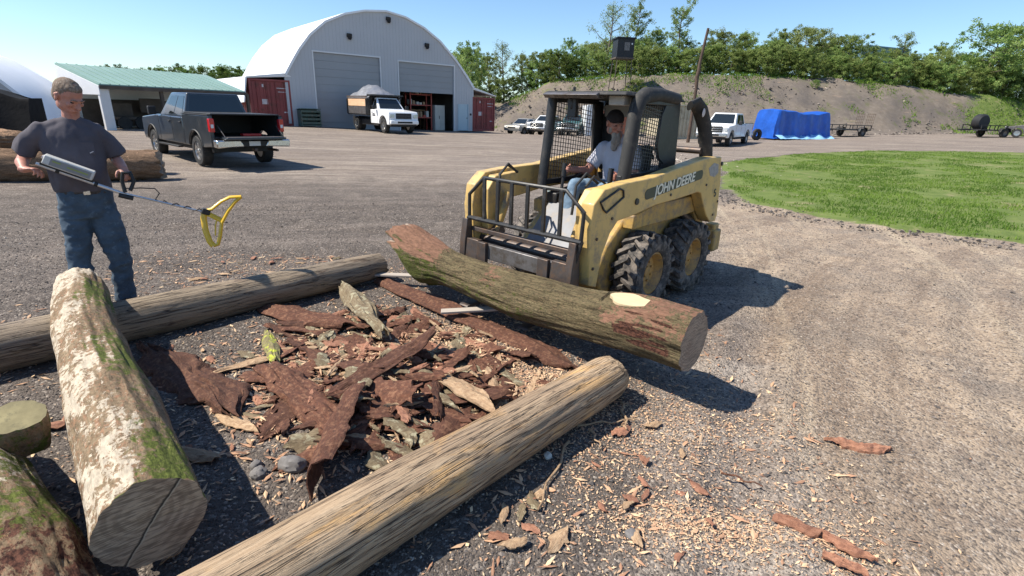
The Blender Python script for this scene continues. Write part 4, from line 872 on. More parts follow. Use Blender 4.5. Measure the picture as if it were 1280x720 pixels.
# ------------------------------------------------------------------ people
def fuse(mb,name,mats,voxel=.008,smooth=5,disp=None,parent=None):
    me=mb.mesh('tmp',mats); o=obj('tmp',me); a=o.modifiers.new('r','REMESH'); a.mode='VOXEL'; a.voxel_size=voxel; a.use_smooth_shade=True
    b=o.modifiers.new('s','SMOOTH'); b.factor=.5; b.iterations=smooth
    bpy.context.view_layer.update(); me2=bpy.data.meshes.new_from_object(o.evaluated_get(bpy.context.evaluated_depsgraph_get())); bpy.data.objects.remove(o)
    me2.name=name; me2.materials.clear(); [me2.materials.append(x) for x in (mats if isinstance(mats,list) else [mats])]
    if disp:
        n=len(me2.vertices); co=np.zeros(n*3,np.float32); no=np.zeros(n*3,np.float32); me2.vertices.foreach_get('co',co); me2.vertices.foreach_get('normal',no)
        co=co.reshape(-1,3);no=no.reshape(-1,3); co=co+no*disp(co)[:,None]; me2.vertices.foreach_set('co',co.astype(np.float32).ravel())
    me2.polygons.foreach_set('use_smooth',[True]*len(me2.polygons)); me2.update(); return obj(name,me2,parent)
def hand(mb,wr,d,nrm,side=1,curl=.9,sc_=1.0,spread=.0):
    """wr wrist point, d hand direction, nrm direction the palm faces, side: +1 thumb on +lateral"""
    wr=Vector(wr); d=Vector(d).normalized(); nrm=Vector(nrm); nrm=(nrm-d*nrm.dot(d)).normalized(); lat=d.cross(nrm).normalized()*side
    q=sc_; Rm=Matrix((d,lat,nrm)).transposed()
    mb.ball(wr+d*.045*q,(.052*q,.041*q,.016*q),14,Rm); mb.ball(wr+d*.075*q,(.022*q,.040*q,.013*q),12,Rm)
    mb.tube([wr-d*.02,wr+d*.03*q],[(.021*q,.026*q)]*2,10,round_=True)
    for i,(o_,L,rr) in enumerate(((.030,.068,.0088),(.010,.076,.0090),(-.010,.071,.0086),(-.029,.056,.0076))):
        p=wr+d*(.082-.004*abs(i-1))*q+lat*o_*q; a=curl*(.65+.08*i); dd=d+lat*(o_*spread*8); pts=[p-d*.012,p]
        for f_,kk in ((.45,1.0),(.30,1.05),(.25,.75)):
            ax=lat; dd=Matrix.Rotation(-a*kk*side*1.0,3,lat*side)@dd if False else (dd*math.cos(a*kk)+nrm_rot(dd,lat,nrm)*math.sin(a*kk)).normalized()
            p=p+dd*L*f_*q; pts.append(p)
        mb.tube(pts,[rr*q*1.08,rr*q*1.05,rr*q,rr*q*.92,rr*q*.8],8,round_=True)
    p=wr+d*.022*q+lat*.030*q+nrm*.004; t1=(d*.6+lat*.75+nrm*.35).normalized(); t2=(d*.85+lat*.25+nrm*.55).normalized(); t3=(d*.8-lat*.1+nrm*.7).normalized()
    mb.tube([p-t1*.01,p+t1*.03*q,p+t1*.03*q+t2*.028*q,p+t1*.03*q+t2*.028*q+t3*.022*q],[.012*q,.0115*q,.0105*q,.0085*q],8,round_=True)
def nrm_rot(dd,lat,nrm):
    # perpendicular to dd in the bending plane, turned toward the palm side
    v=dd.cross(lat); 
    if v.dot(nrm)<0 and True: v=-v
    r_=v-dd*v.dot(dd); r_=r_.normalized()
    # once the finger points along nrm, keep curling back toward the wrist
    c=dd.cross(nrm); 
    s=1 if (lat.dot(dd.cross(r_)))*(lat.dot(Vector(nrm_rot.d).cross(nrm)) if nrm_rot.d is not None else 1)>=0 else -1
    return r_*s
nrm_rot.d=None
_hand=hand
def hand(mb,wr,d,nrm,**k):
    dv=Vector(d).normalized(); nrm_rot.d=dv; _hand(mb,wr,d,nrm,**k)
def head(mb,c,yaw,pitch,roll=0,s=1.0):
    """face looks along local -Y after rotation (yaw about Z)"""
    Rm=Matrix.Rotation(yaw,3,'Z')@Matrix.Rotation(pitch,3,'X')@Matrix.Rotation(roll,3,'Y'); c=Vector(c)
    def P(x,y,z): return c+Rm@(Vector((x,y,z))*s)
    def B(p,r_,rot=None): mb.ball(P(*p),tuple(q*s for q in r_),14,Rm@(rot or Matrix.Identity(3)))
    B((0,.012,.035),(.076,.094,.092)); B((0,-.012,-.015),(.066,.078,.088)); B((0,-.035,-.068),(.048,.048,.046)); B((0,-.062,-.098),(.026,.022,.020))
    B((-.042,.0,-.055),(.026,.045,.045)); B((.042,.0,-.055),(.026,.045,.045))
    B((0,-.080,.018),(.052,.014,.013)); B((-.038,-.066,-.018),(.022,.018,.018)); B((.038,-.066,-.018),(.022,.018,.018))
    mb.tube([P(0,-.083,.012),P(0,-.100,-.012),P(0,-.110,-.030)],[.008*s,.011*s,.0135*s],8,round_=True); B((-.012,-.096,-.033),(.009,.010,.008)); B((.012,-.096,-.033),(.009,.010,.008))
    B((0,-.083,-.060),(.024,.010,.006)); B((0,-.081,-.070),(.021,.010,.0065))
    for q in(-1,1):
        B((q*.079,.012,-.004),(.010,.019,.032),Matrix.Rotation(q*.25,3,'Z')); B((q*.084,.018,.012),(.008,.014,.014))
    return P,Rm
def eyes(P,Rm,parent,s=1):
    for q in(-1,1):
        e=MB(); e.ball(P(q*.031,-.071,.003),(.0125*s,.0125*s,.0085*s),10,Rm); e.build('eye',m['eye'],parent,smooth=60)
        e=MB(); e.tube([P(q*.014,-.093,.024),P(q*.033,-.091,.030),P(q*.05,-.080,.024)],[(.004,.003),(.005,.004),(.003,.003)],6,round_=True); e.build('eyebrow',m['hair'],parent,smooth=60)
def wr_fn(sc1,amp,seed,st=(1,1,1)):
    def f(co):
        P=co*np.array(st)*sc1; a=1-np.abs(fbm(P+seed,seed,3))*2
        return amp*(a-.5)+amp*.6*fbm(P*2.1+3,seed+3,3)
    return f
MF=(-3.54,4.28); MR=math.atan2(.63726636,.77064362)
def build_man():
    r=empty('person',(MF[0],MF[1],0),MR,'standing man in a charcoal t-shirt and blue jeans holding a long metal detector','man')
    # local: X = to the right in the picture, Y = away from camera, Z up
    b=MB(); hc=(-.012,-.045,1.782)
    P,Rm=head(b,hc,.62,.55,0,1.06)
    b.tube([(-.03,.0,1.56),(-.028,-.005,1.63),(-.018,-.015,1.71)],[.062,.058,.058],14,round_=True)
    b.rings([(-.05,.01,.90,.13,.10),(-.05,.01,1.05,.14,.105),(-.055,.0,1.25,.155,.105),(-.06,.0,1.42,.16,.10),(-.06,.01,1.53,.11,.075),(-.04,.01,1.58,.06,.05)],20)
    shR,shL=(-.235,.0,1.525),(.115,.0,1.525); elR,elL=(-.375,.05,1.315),(.205,.04,1.29); wrR,wrL=(-.375,-.17,1.255),(.235,-.19,1.235)
    b.tube([(-.1,0,1.5),shR,(-.32,.03,1.42),elR],[.05,.052,.046,.042],14,round_=True); b.tube([elR,(-.385,-.05,1.295),wrR],[.042,.043,.028],14,round_=True)
    b.tube([(0,0,1.5),shL,(.165,.025,1.42),elL],[.05,.052,.046,.042],14,round_=True); b.tube([elL,(.215,-.06,1.275),wrL],[.042,.042,.028],14,round_=True)
    hand(b,wrR,(.75,-.45,.02),(.1,-.3,-.9),side=1,curl=.95)
    hand(b,wrL,(.05,-.75,-.45),(-.35,.1,-.9),side=-1,curl=1.05)
    for (hx,kx,fx,fy) in ((-.14,-.185,-.20,.02),(.04,.075,.05,0)):
        b.tube([(hx,.01,.92),(kx,-.005,.50),(fx,fy+.03,.10)],[.07,.05,.035],12,round_=True)
    body=fuse(b,'body',m['skin'],.0055,4,parent=r)
    eyes(P,Rm,body,1.06)
    # hair
    h=MB(); 
    h.ball(P(0,.024,.046),(.0845,.101,.090),18,Rm); h.ball(P(0,.045,.0),(.080,.075,.090),16,Rm); h.ball(P(0,-.018,.078),(.064,.056,.043),14,Rm)
    fuse(h,'hair',m['hair'],.006,3,disp=wr_fn(40,.0025,3,(1,1,.5)),parent=body)
    # t-shirt
    s=MB()
    s.rings([(-.05,.012,1.055,.185,.135),(-.052,.005,1.09,.190,.145),(-.055,-.01,1.16,.192,.158),(-.058,-.005,1.28,.195,.150),(-.06,.0,1.40,.200,.132),(-.06,.0,1.49,.195,.115),(-.06,.005,1.545,.165,.095),(-.052,.008,1.59,.105,.075),(-.04,.008,1.615,.070,.062)],30,pw=2.3)
    s.tube([(-.12,0,1.50),(-.235,0,1.53),(-.305,.02,1.46),(-.368,.045,1.355)],[.06,.066,.070,.078],18,round_=False); s.ball((-.232,.0,1.518),.066,14); s.tube([(-.04,0,1.60),(-.14,0,1.565),(-.235,.0,1.52)],[.06,.058,.056],14,round_=True)
    s.tube([(0,0,1.50),(.115,0,1.53),(.165,.02,1.45),(.207,.035,1.335)],[.06,.066,.070,.078],18); s.ball((.112,.0,1.518),.066,14); s.tube([(-.04,0,1.60),(.03,0,1.565),(.115,.0,1.52)],[.06,.058,.056],14,round_=True)
    sh=fuse(s,'t_shirt',m['shirt'],.009,6,disp=wr_fn(5,.017,5,(1.3,1.3,.5)),parent=body)
    ng=MB(); ng.box((.05,-.138,1.37),(.028,.006,.007),ry=-.5); ng.build('clip',m['mark_white'],sh,bevel=.001)
    pk=MB(); pk.box((.03,-.1235,1.40),(.09,.012,.10),rx=-.1); pk.build('pocket',m['shirt'],sh,bevel=.003)
    # jeans
    j=MB()
    j.rings([(-.05,.01,1.10,.165,.125),(-.052,.01,1.0,.180,.137),(-.055,.01,.90,.182,.135),(-.055,.01,.84,.17,.12)],28,pw=2.3)
    j.tube([(-.145,.01,.92),(-.162,.0,.72),(-.188,-.01,.48),(-.20,.02,.25),(-.20,.04,.05)],[.10,.098,.084,.074,.078],20)
    j.tube([(.03,.01,.92),(.052,-.01,.72),(.075,-.02,.48),(.07,.02,.27),(.058,.04,.06)],[.105,.104,.088,.078,.082],20)
    je=fuse(j,'jeans',m['denim'],.009,5,disp=wr_fn(7,.016,9,(.8,.8,1.3)),parent=body)
    bl=MB(); bl.rings([(-.05,.01,1.035,.175,.135),(-.05,.01,1.068,.172,.133)],30,pw=2.3); bl.build('belt',m['boot'],body,smooth=60)
    bu=MB(); bu.box((-.04,-.128,1.05),(.045,.01,.034)); bu.build('buckle',m['chrome'],body,bevel=.002)
    for fx,fy in ((-.205,.02),(.055,0)):
        f=MB(); f.ball((fx,fy-.06,.045),(.048,.145,.048),14); f.ball((fx,fy+.03,.07),(.045,.06,.07),14); f.ball((fx,fy-.12,.04),(.046,.07,.038),12)
        f.box((fx,fy-.05,.012),(.09,.26,.022)); fuse(f,'boot',m['boot'],.007,3,parent=body)
    return r
build_man()
def build_detector():
    r=empty('metal_detector',(MF[0],MF[1],0),MR,'long shafted metal detector with a grey box and a bright yellow open search head','metal detector')
    A=Vector((-.27,-.24,1.29)); B=Vector((.17,-.28,1.06)); C=Vector((.745,-.36,.855)); d=(B-A).normalized()
    s=MB(); s.tube([A-d*.03,B],.0135,12); s.tube([B,C],.009,12); sh=s.build('shaft',m['alu'],r,smooth=50)
    for q in(.10,.34): k=MB(); p=A+d*q; k.tube([p-d*.012,p+d*.012],.019,12); k.build('clamp',m['plastic'],sh,smooth=50)
    X=d; Zv=(Vector((0,0,1))-X*X.z).normalized(); Yv=Zv.cross(X); M=Matrix((X,Yv,Zv)).transposed().to_4x4(); M.translation=A+d*.155+Zv*.058
    bx=MB(); bx.M=M; bx.box((0,0,0),(.31,.11,.072)); box=bx.build('control_box',m['det_grey'],r,bevel=.008)
    q=MB(); q.M=M; q.box((.012,-.0555,-.002),(.25,.004,.052)); q.build('face_panel',m['det_dark'],box,bevel=.001)
    q=MB(); q.M=M; q.box((.055,-.0585,.0),(.13,.003,.010)); q.box((-.075,-.0585,.008),(.05,.003,.010)); q.build('strip',m['det_lime'],box)
    q=MB(); q.M=M; q.box((0,0,-.044),(.33,.05,.016)); q.build('mount',m['plastic'],box,bevel=.003)
    q=MB(); q.M=M
    for i in(-1,0,1): q.tube([(-.156,.03*i,.01),(-.166,.03*i,.01)],.010,10)
    q.build('knob',m['mark_white'],box,smooth=50)
    g_=MB(); W=Vector((.245,-.275,1.215)); g_.tube([B+Vector((.035,-.01,0)),W+Vector((-.045,.0,-.07)),W+Vector((-.03,0,-.0)),W+Vector((.02,0,.0)),W+Vector((.035,0,-.07)),B+Vector((.07,-.01,.01))],.0145,10)
    g_.tube([B+Vector((-.01,0,-.02)),B+Vector((.08,-.02,-.05))],.02,10); g_.build('handle',m['plastic'],r,smooth=50)
    c=MB(); p=[B+Vector((.02,0,.03)),B+Vector((.14,-.02,.03)),B+Vector((.24,-.03,.02)),B+Vector((.265,-.03,-.02)),B+Vector((.23,-.03,-.07)),B+Vector((.27,-.04,-.10))]
    for i in range(14):
        t=i/13; q=B.lerp(C,.50+.5*t); p.append(q+Vector((0,.012*math.sin(t*22),.013*math.cos(t*22)+.008)))
    c.tube(p,.0045,8); c.build('cable',m['plastic'],r,smooth=60)
    # open yellow head: curved outline with two windows, built as a bent frame lying in a tilted plane
    hd=MB(); kx=.0072
    def Q(px,py,w=0):
        u=(px-257)*kx; v=-(py-268)*kx; return C+Vector((u,-.35*u+.25*v+w,v))
    def rail(pts,ww,dd=.012): hd.tube([Q(*p) for p in pts],[(ww,dd)]*len(pts),8,flat=(1,0,.3))
    rail([(256,267),(253.5,275),(253,289),(255,303),(258,308)],.025,.016); rail([(258,308),(263,306.5),(267,296),(271,281),(280,267),(289,256.5),(297,250)],.019,.016)
    rail([(257,266),(264,264),(275,255.5),(285,250.5),(297,250)],.021,.014); rail([(256,268),(264,273),(273,279)],.022,.012); rail([(262,296),(264,284),(268,274)],.007,.010)
    hdo=hd.build('search_head',m['coil_yellow'],r,smooth=50)
    k=MB(); k.box(tuple(Q(257,267,0)),(.065,.06,.05),ry=.4); k.build('hinge',m['plastic'],hdo,bevel=.006)
build_detector()
def build_operator():
    r=empty('person',(SKP[0],SKP[1],0),SKT,'bearded driver in a pale t-shirt and dark cap seated in the loader cab','man')
    # local: X forward of the machine, Y its left, Z up (feet on the foot plate)
    b=MB(); hc=(.10,-.02,1.705)
    P,Rm=head(b,hc,PI/2+1.2,.25)       # face looks forward and toward the machine's left
    b.tube([(.0,0,1.50),(.05,-.01,1.60)],[.06,.058],14,round_=True)
    def seg_(a,r1,n=20):
        b.tube(a,r1,n,round_=True)
    seg_([(-.06,0,1.02),(-.06,0,1.20),(-.04,0,1.38),(.0,0,1.50)],[.11,.10,.09,.06])
    shR,shL=(.0,-.19,1.46),(.0,.19,1.46); elR,elL=(.12,-.29,1.22),(.08,.27,1.20); wrR,wrL=(.46,-.28,1.25),(.40,.27,1.22)
    for sh_,el,wr in((shR,elR,wrR),(shL,elL,wrL)):
        seg_([sh_,el],[.055,.046],14); seg_([el,wr],[.046,.03],14)
    hand(b,wrR,(1,.02,.12),(.0,.9,-.25),side=1,curl=1.15); hand(b,wrL,(1,0,.1),(0,-.9,-.25),side=-1,curl=1.15)
    for s in(-1,1):
        seg_([(-.02,s*.10,1.05),(.50,s*.17,1.10)],[.08,.055],14); seg_([(.50,s*.17,1.10),(.62,s*.17,.74)],[.055,.04],14)
    body=fuse(b,'body',m['skin'],.006,4,parent=r); eyes(P,Rm,body)
    q=MB(); q.ball(P(0,-.066,-.092),(.050,.034,.036),14,Rm); q.ball(P(0,-.082,-.145),(.050,.038,.075),14,Rm); q.ball(P(0,-.075,-.20),(.036,.030,.060),12,Rm); q.ball(P(-.052,-.02,-.055),(.014,.030,.036),10,Rm); q.ball(P(.052,-.02,-.055),(.014,.030,.036),10,Rm)
    fuse(q,'beard',m['beard'],.007,3,disp=wr_fn(28,.008,13,(1,1,.4)),parent=body)
    q=MB(); q.ball(P(0,.01,.055),(.083,.099,.083),18,Rm); cap=fuse(q,'cap',m['cap'],.007,3,parent=body)
    q=MB(); q.ball(P(0,.085,.035),(.055,.055,.012),12,Rm); q.build('cap_visor',m['cap'],cap,smooth=60)
    s=MB(); s.tube([(-.07,0,1.0),(-.06,0,1.15),(-.045,0,1.30),(-.02,0,1.42),(.0,0,1.50),(.01,0,1.55)],[(.15,.19),(.155,.19),(.145,.195),(.115,.20),(.09,.15),(.06,.08)],26,flat=(1,0,0),round_=True)
    for y_,el in((-1,elR),(1,elL)):
        a=Vector((0,y_*.18,1.455)); e=Vector(el); s.tube([Vector((0,y_*.1,1.45)),a,a.lerp(e,.75)],[.07,.075,.072],16); s.ball(a,.075,12)
    fuse(s,'t_shirt',m['shirt2'],.010,6,disp=wr_fn(7,.010,21,(1,1,.5)),parent=body)
    j=MB(); j.tube([(-.10,0,1.04),(.05,0,1.03)],[(.13,.19),(.12,.18)],18,flat=(0,0,1),round_=True)
    for s_ in(-1,1):
        j.tube([(-.02,s_*.10,1.04),(.25,s_*.14,1.075),(.50,s_*.17,1.10)],[.095,.088,.076],16,round_=True); j.tube([(.50,s_*.17,1.10),(.57,s_*.17,.92),(.63,s_*.17,.72)],[.076,.068,.066],16,round_=True)
    fuse(j,'jeans',m['denim2'],.010,5,disp=wr_fn(9,.010,25),parent=body)
    for s_ in(-1,1):
        f=MB(); f.ball((.70,s_*.17,.70),(.13,.045,.045),12,Matrix.Rotation(.5,3,'Y')); f.ball((.62,s_*.17,.73),(.06,.045,.06),12); fuse(f,'boot',m['boot'],.009,3,parent=body)
build_operator()
# ------------------------------------------------------------------ vehicles
def wheel_meshes(rad,w,rimmat,sp=6,tag_='w'):
    t=MB(); t.lathe([(rad*.58,-w/2*.8),(rad*.64,-w/2),(rad*.93,-w/2),(rad,-w/2*.72),(rad,w/2*.72),(rad*.93,w/2),(rad*.64,w/2),(rad*.58,w/2*.8),(rad*.58,-w/2*.8)],32)
    for k in range(40):
        a=2*PI*k/40
        for s in(-1,1): t.box((rad*1.003*math.cos(a),s*w*.28,rad*1.003*math.sin(a)),(.012,w*.36,.022),ry=-a+s*.0)
    tm=t.mesh('tyre',m['rubber_clean'],40)
    q=MB(); R_=rad*.60; q.lathe([(R_,-w*.4),(R_,w*.44),(R_*.94,w*.45),(R_*.88,w*.30),(R_*.86,w*.05),(.03,w*.02)],32)
    for k in range(sp):
        a=2*PI*k/sp; ca,sa=math.cos(a),math.sin(a); hw=.34/sp*R_*1.7
        lo=[(R_*.90*ca-hw*sa*1.2,w*.30,R_*.90*sa+hw*ca*1.2),(R_*.90*ca+hw*sa*1.2,w*.30,R_*.90*sa-hw*ca*1.2),(.04*ca+hw*.6*sa,w*.30,.04*sa-hw*.6*ca),(.04*ca-hw*.6*sa,w*.30,.04*sa+hw*.6*ca)]
        q.hexa(lo,[(x,w*.42 if i<2 else w*.38,z) for i,(x,y,z) in enumerate(lo)])
    q.lathe([(R_*.24,w*.2),(R_*.24,w*.42),(R_*.15,w*.45),(.001,w*.45)],16); rm=q.mesh('rim',rimmat,40); return tm,rm
def add_wheels(r,xs,ys,rad,w,rimmat,sp=6):
    tm,rm=wheel_meshes(rad,w,rimmat,sp)
    for x in xs:
        for s in(-1,1):
            for yy in (ys if hasattr(ys,'__len__') else (ys,)):
                e=bpy.data.objects.new('wheel',None); COL.objects.link(e); e.parent=r; e.location=(x,s*yy,rad); e.rotation_euler=(0,.4*x,0 if s>0 else PI); obj('tyre',tm,e); obj('rim',rm,e)
def qpanel(mb,q,u0,u1,v0,v1,off,th=.01):
    """panel on a quad face q=[p00,p10,p11,p01]"""
    q=[Vector(p) for p in q]
    def P(u,v): return (q[0]*(1-u)+q[1]*u)*(1-v)+(q[3]*(1-u)+q[2]*u)*v
    n=(q[1]-q[0]).cross(q[3]-q[0]).normalized()
    a=[P(u0,v0),P(u1,v0),P(u1,v1),P(u0,v1)]; mb.hexa([p-n*th for p in a],[p+n*off for p in a])
def arch(x,zb,rr,n=9): return [(x+rr*math.cos(PI-PI*i/n),zb+max(0,math.sin(PI*i/n))*rr*1.0) for i in range(n+1)]
def pickup(name,label,loc,rz,paint,style='ford',bed=True,cabx=-.95,wb=(1.92,-1.78),H=1.93,group=None,W=.98,wr=.40,openbed=False,rimmat=None):
    r=empty(name,loc,rz,label,'pickup truck' if bed else 'dump truck',group); zb=.52; xf=2.82; ar=wr+.09
    hood=1.20 if style!='heavy' else 1.30; belt=1.27 if style!='heavy' else 1.36
    f=wb[0]; poly=[(cabx,zb)]+[(x,max(zb,z)) for x,z in reversed([(x_,z_) for x_,z_ in arch(f,wr,ar)][::-1])]
    poly=[(cabx,zb),(f-ar-.02,zb)]+[(x,z) for x,z in arch(f,wr+.04,ar) if z>zb-.02]+[(f+ar+.02,zb-.02),(xf-.06,zb-.02),(xf,.75),(xf-.02,hood-.12),(xf-.10,hood-.02),(1.25,belt+.02),(1.1,belt),(cabx,belt)]
    b=MB(); b.prism(poly,-W,W); body=b.build('body',paint,r,bevel=.035,seg=3)
    q=MB(); q.box(((f+wb[1])/2,0,.55),(f-wb[1]+1.2,1.5,.34)); q.build('underbody',m['plastic'],r)
    # greenhouse
    lo=[(1.22,-.90,belt-.01),(1.22,.90,belt-.01),(cabx+.01,.90,belt-.01),(cabx+.01,-.90,belt-.01)]; xt0,xt1=.50,cabx+.14; hi=[(xt0,-.70,H),(xt0,.70,H),(xt1,.70,H),(xt1,-.70,H)]
    c=MB(); c.hexa(lo,hi); cab=c.build('cab',paint,body,bevel=.045,seg=3)
    faces={'front':[lo[0],lo[1],hi[1],hi[0]],'left':[lo[1],lo[2],hi[2],hi[1]],'rear':[lo[2],lo[3],hi[3],hi[2]],'right':[lo[3],lo[0],hi[0],hi[3]]}
    for k,fc in faces.items():
        w=MB()
        if k in('front','rear'): qpanel(w,fc,.06,.94,.10,.90,.006); w.build('windscreen' if k=='front' else 'rear_window',m['glass_dark'],cab,bevel=.004)
        else:
            spans=((.16,.56),(.60,.90)) if bed else ((.22,.86),)
            for u0,u1 in spans:
                w=MB(); a_,b_=(u0,u1) if k=='left' else (1-u1,1-u0); qpanel(w,fc,a_,b_,.10,.86,.006); w.build('side_window',m['glass_dark'],cab,bevel=.004)
    # doors lines, handles, mirrors, steps
    for s in(-1,1):
        xm=-.02 if bed else cabx+.10
        for x in ((1.12,xm,cabx+.06) if bed else (1.12,xm)): d=MB(); d.box((x,s*(W+.001),(zb+belt)/2+.02),(.012,.006,belt-zb-.06)); d.build('door_gap',m['plastic'],body)
        for x in ((.12,cabx+.18) if bed else (xm+.16,)): h=MB(); h.box((x,s*(W+.018),belt-.14),(.18,.03,.035)); h.build('door_handle',m['plastic'] if style=='ford' else paint,body,bevel=.008)
        h=MB(); h.box((1.0,s*(W+.17),belt+.13),(.12,.20,.24)); h.box((1.0,s*(W+.04),belt+.06),(.06,.16,.05)); h.build('mirror',m['plastic'] if style!='heavy' else m['white_paint'] if False else m['plastic'],body,bevel=.02)
        h=MB(); h.box(((f+cabx)/2-.05,s*(W-.02),zb-.09),(f-cabx-1.1,.14,.05)); h.build('side_step',m['plastic'],r,bevel=.01)
        a_=MB(); pts=[(x,z) for x,z in arch(f,wr+.04,ar+.03,14) if z>zb-.05]; a_.tube([(x,s*W,z) for x,z in pts],.022,6); a_.build('wheel_arch_trim',m['plastic'],body,smooth=50)
    # front
    gr=MB()
    if style=='heavy':
        gr.box((xf-.01,0,1.02),(.06,1.05,.34)); 
    else: gr.box((xf-.005,0,.98),(.06,1.25,.34))
    go=gr.build('grille',m['plastic'],body,bevel=.03)
    gb=MB()
    for i in range(2 if style=='heavy' else 3): gb.box((xf+.025,0,.91+.13*i),(.03,1.0 if style=='heavy' else 1.2,.022))
    gb.build('grille_bar',m['chrome'] if style!='heavy' else m['steel_bare'],go,bevel=.004)
    bu=MB(); bu.box((xf+.07,0,.66),(.20,1.88,.22)); bo=bu.build('front_bumper',m['chrome'] if style!='heavy' else paint,r,bevel=.04); 
    bi=MB(); bi.box((xf+.175,0,.66),(.02,1.0,.11)); bi.build('bumper_intake',m['plastic'],bo,bevel=.01)
    bi=MB(); bi.box((xf-.0,0,.50),(.10,1.7,.12)); bi.build('front_valance',m['plastic'],r,bevel=.02)
    for s in(-1,1):
        l=MB(); l.box((xf-.03,s*.79,1.0 if style!='heavy' else 1.03),(.12,.30,.24)); l.build('headlight',m['lamp'],body,bevel=.03)
    if bed:
        x1=-2.92; rx=wb[1]
        for s in(-1,1):
            q=MB(); po=[(cabx-.02,zb),(rx+ar+.02,zb)]+[(x,z) for x,z in arch(rx,wr+.04,ar)[::-1] if z>zb-.02]+[(rx-ar-.02,zb),(x1,zb+.05),(x1,1.36),(cabx-.02,1.36)]
            q.prism(po,s*(W-.10),s*W); sd=q.build('bed_side',paint,r,bevel=.02)
            q=MB(); q.box(((cabx+x1)/2,s*(W-.05),1.372),(cabx-x1-.04,.12,.022)); q.build('bed_rail',m['plastic'],sd,bevel=.006)
            a_=MB(); pts=[(x,z) for x,z in arch(rx,wr+.04,ar+.03,14) if z>zb-.05]; a_.tube([(x,s*W,z) for x,z in pts],.022,6); a_.build('wheel_arch_trim',m['plastic'],sd,smooth=50)
            l=MB(); l.box((x1+.03,s*(W-.055),1.12),(.14,.125,.34)); lo_=l.build('tail_light',m['red_lens'],r,bevel=.015)
            l=MB(); l.box((x1-.03,s*(W-.055),1.10),(.03,.07,.09)); l.build('reverse_lamp',m['plate'],lo_,bevel=.005)
        q=MB(); q.box(((cabx+x1)/2,0,.80),(cabx-x1,2*W-.2,.05)); q.box((cabx-.06,0,1.07),(.06,2*W-.2,.55)); q.build('bed_floor',m['plastic'],r)
        if openbed:
            q=MB(); q.box(((cabx+x1)/2+.02,0,1.40),(cabx-x1-.02,2*W-.14,.04)); q.build('bed_cover',m['plastic'],r,bevel=.012)
            q=MB(); q.box((x1-.27,0,.80),(.52,1.58,.06)); tg=q.build('tailgate',paint,r,bevel=.015)
            q=MB(); q.box((x1-.27,0,.835),(.46,1.48,.012)); q.build('tailgate_liner',m['steel_bare'],tg,bevel=.003)
            for s in(-1,1): q=MB(); q.tube([(x1+.02,s*.78,1.12),(x1-.42,s*.78,.84)],.008,6); q.build('tailgate_strap',m['steel_bare'],r)
            q=MB(); q.box((x1+.35,-.2,.86),(.22,.50,.07)); tag(q.build('tool_box',m['red_lens'],None,bevel=.01),'low red tool box lying in the open bed of the dark pickup','tool box').parent=None
            bpy.data.objects['tool_box'].matrix_world=Matrix.Translation(loc)@Matrix.Rotation(rz,4,'Z')
        else: q=MB(); q.box((x1-.0,0,1.08),(.08,1.66,.54)); q.build('tailgate',paint,r,bevel=.02)
        q=MB()
        q.prism([(.28,.58),(.98,.56),(.98,.76),(.36,.76)],x1-.34,x1-.08,'x')
        q.build('rear_bumper',m['chrome'],r,bevel=.03)
        q=MB(); q.prism([(-.28,.58),(-.98,.56),(-.98,.76),(-.36,.76)],x1-.34,x1-.08,'x'); q.build('rear_bumper',m['chrome'],r,bevel=.03)
        q=MB(); q.box((x1-.17,0,.66),(.26,.74,.15)); q.build('bumper_step',m['plastic'],r,bevel=.01)
        q=MB(); q.box((x1-.31,0,.665),(.015,.30,.12)); q.build('number_plate',m['plate'],r,bevel=.003)
        q=MB(); q.box((x1-.26,0,.50),(.22,.08,.08)); q.build('tow_hitch',m['steel'],r,bevel=.01)
        q=MB(); q.tube([(x1+.3,-.62,.46),(x1-.20,-.66,.46)],.035,12); q.build('exhaust_pipe',m['steel'],r,smooth=50)
    add_wheels(r,wb if bed else wb,(W-.14),wr,.27,rimmat or m['alloy'],6 if style!='heavy' else 8)
    return r
def place(x,y,dz=0): return (x,y,g(x,y)+dz)
hd=math.atan2(.65,-.76)
pickup('pickup_truck','dark grey extended cab pickup with its tailgate down and black bed cover',(-9.62,16.55,g(-9.6,16.5)+.02),hd,m['pk_paint'],openbed=True)
wp=pickup('pickup_truck','white pickup with a black grille parked on the road at the foot of the bank',place(13.75,35.6),math.atan2(-.8,-.6),m['white_paint'],style='chev',H=1.98,cabx=-1.1)
pickup('pickup_truck','white pickup seen half behind the left cab post of the loader',place(2.9,51.0),math.atan2(-.9,-.42),m['white_paint'],style='chev',H=1.8)
pickup('pickup_truck','dark teal pickup seen through the left screen of the loader cab',place(5.2,49.5),math.atan2(-.95,-.3),m['teal_paint'],style='ford',H=1.85)
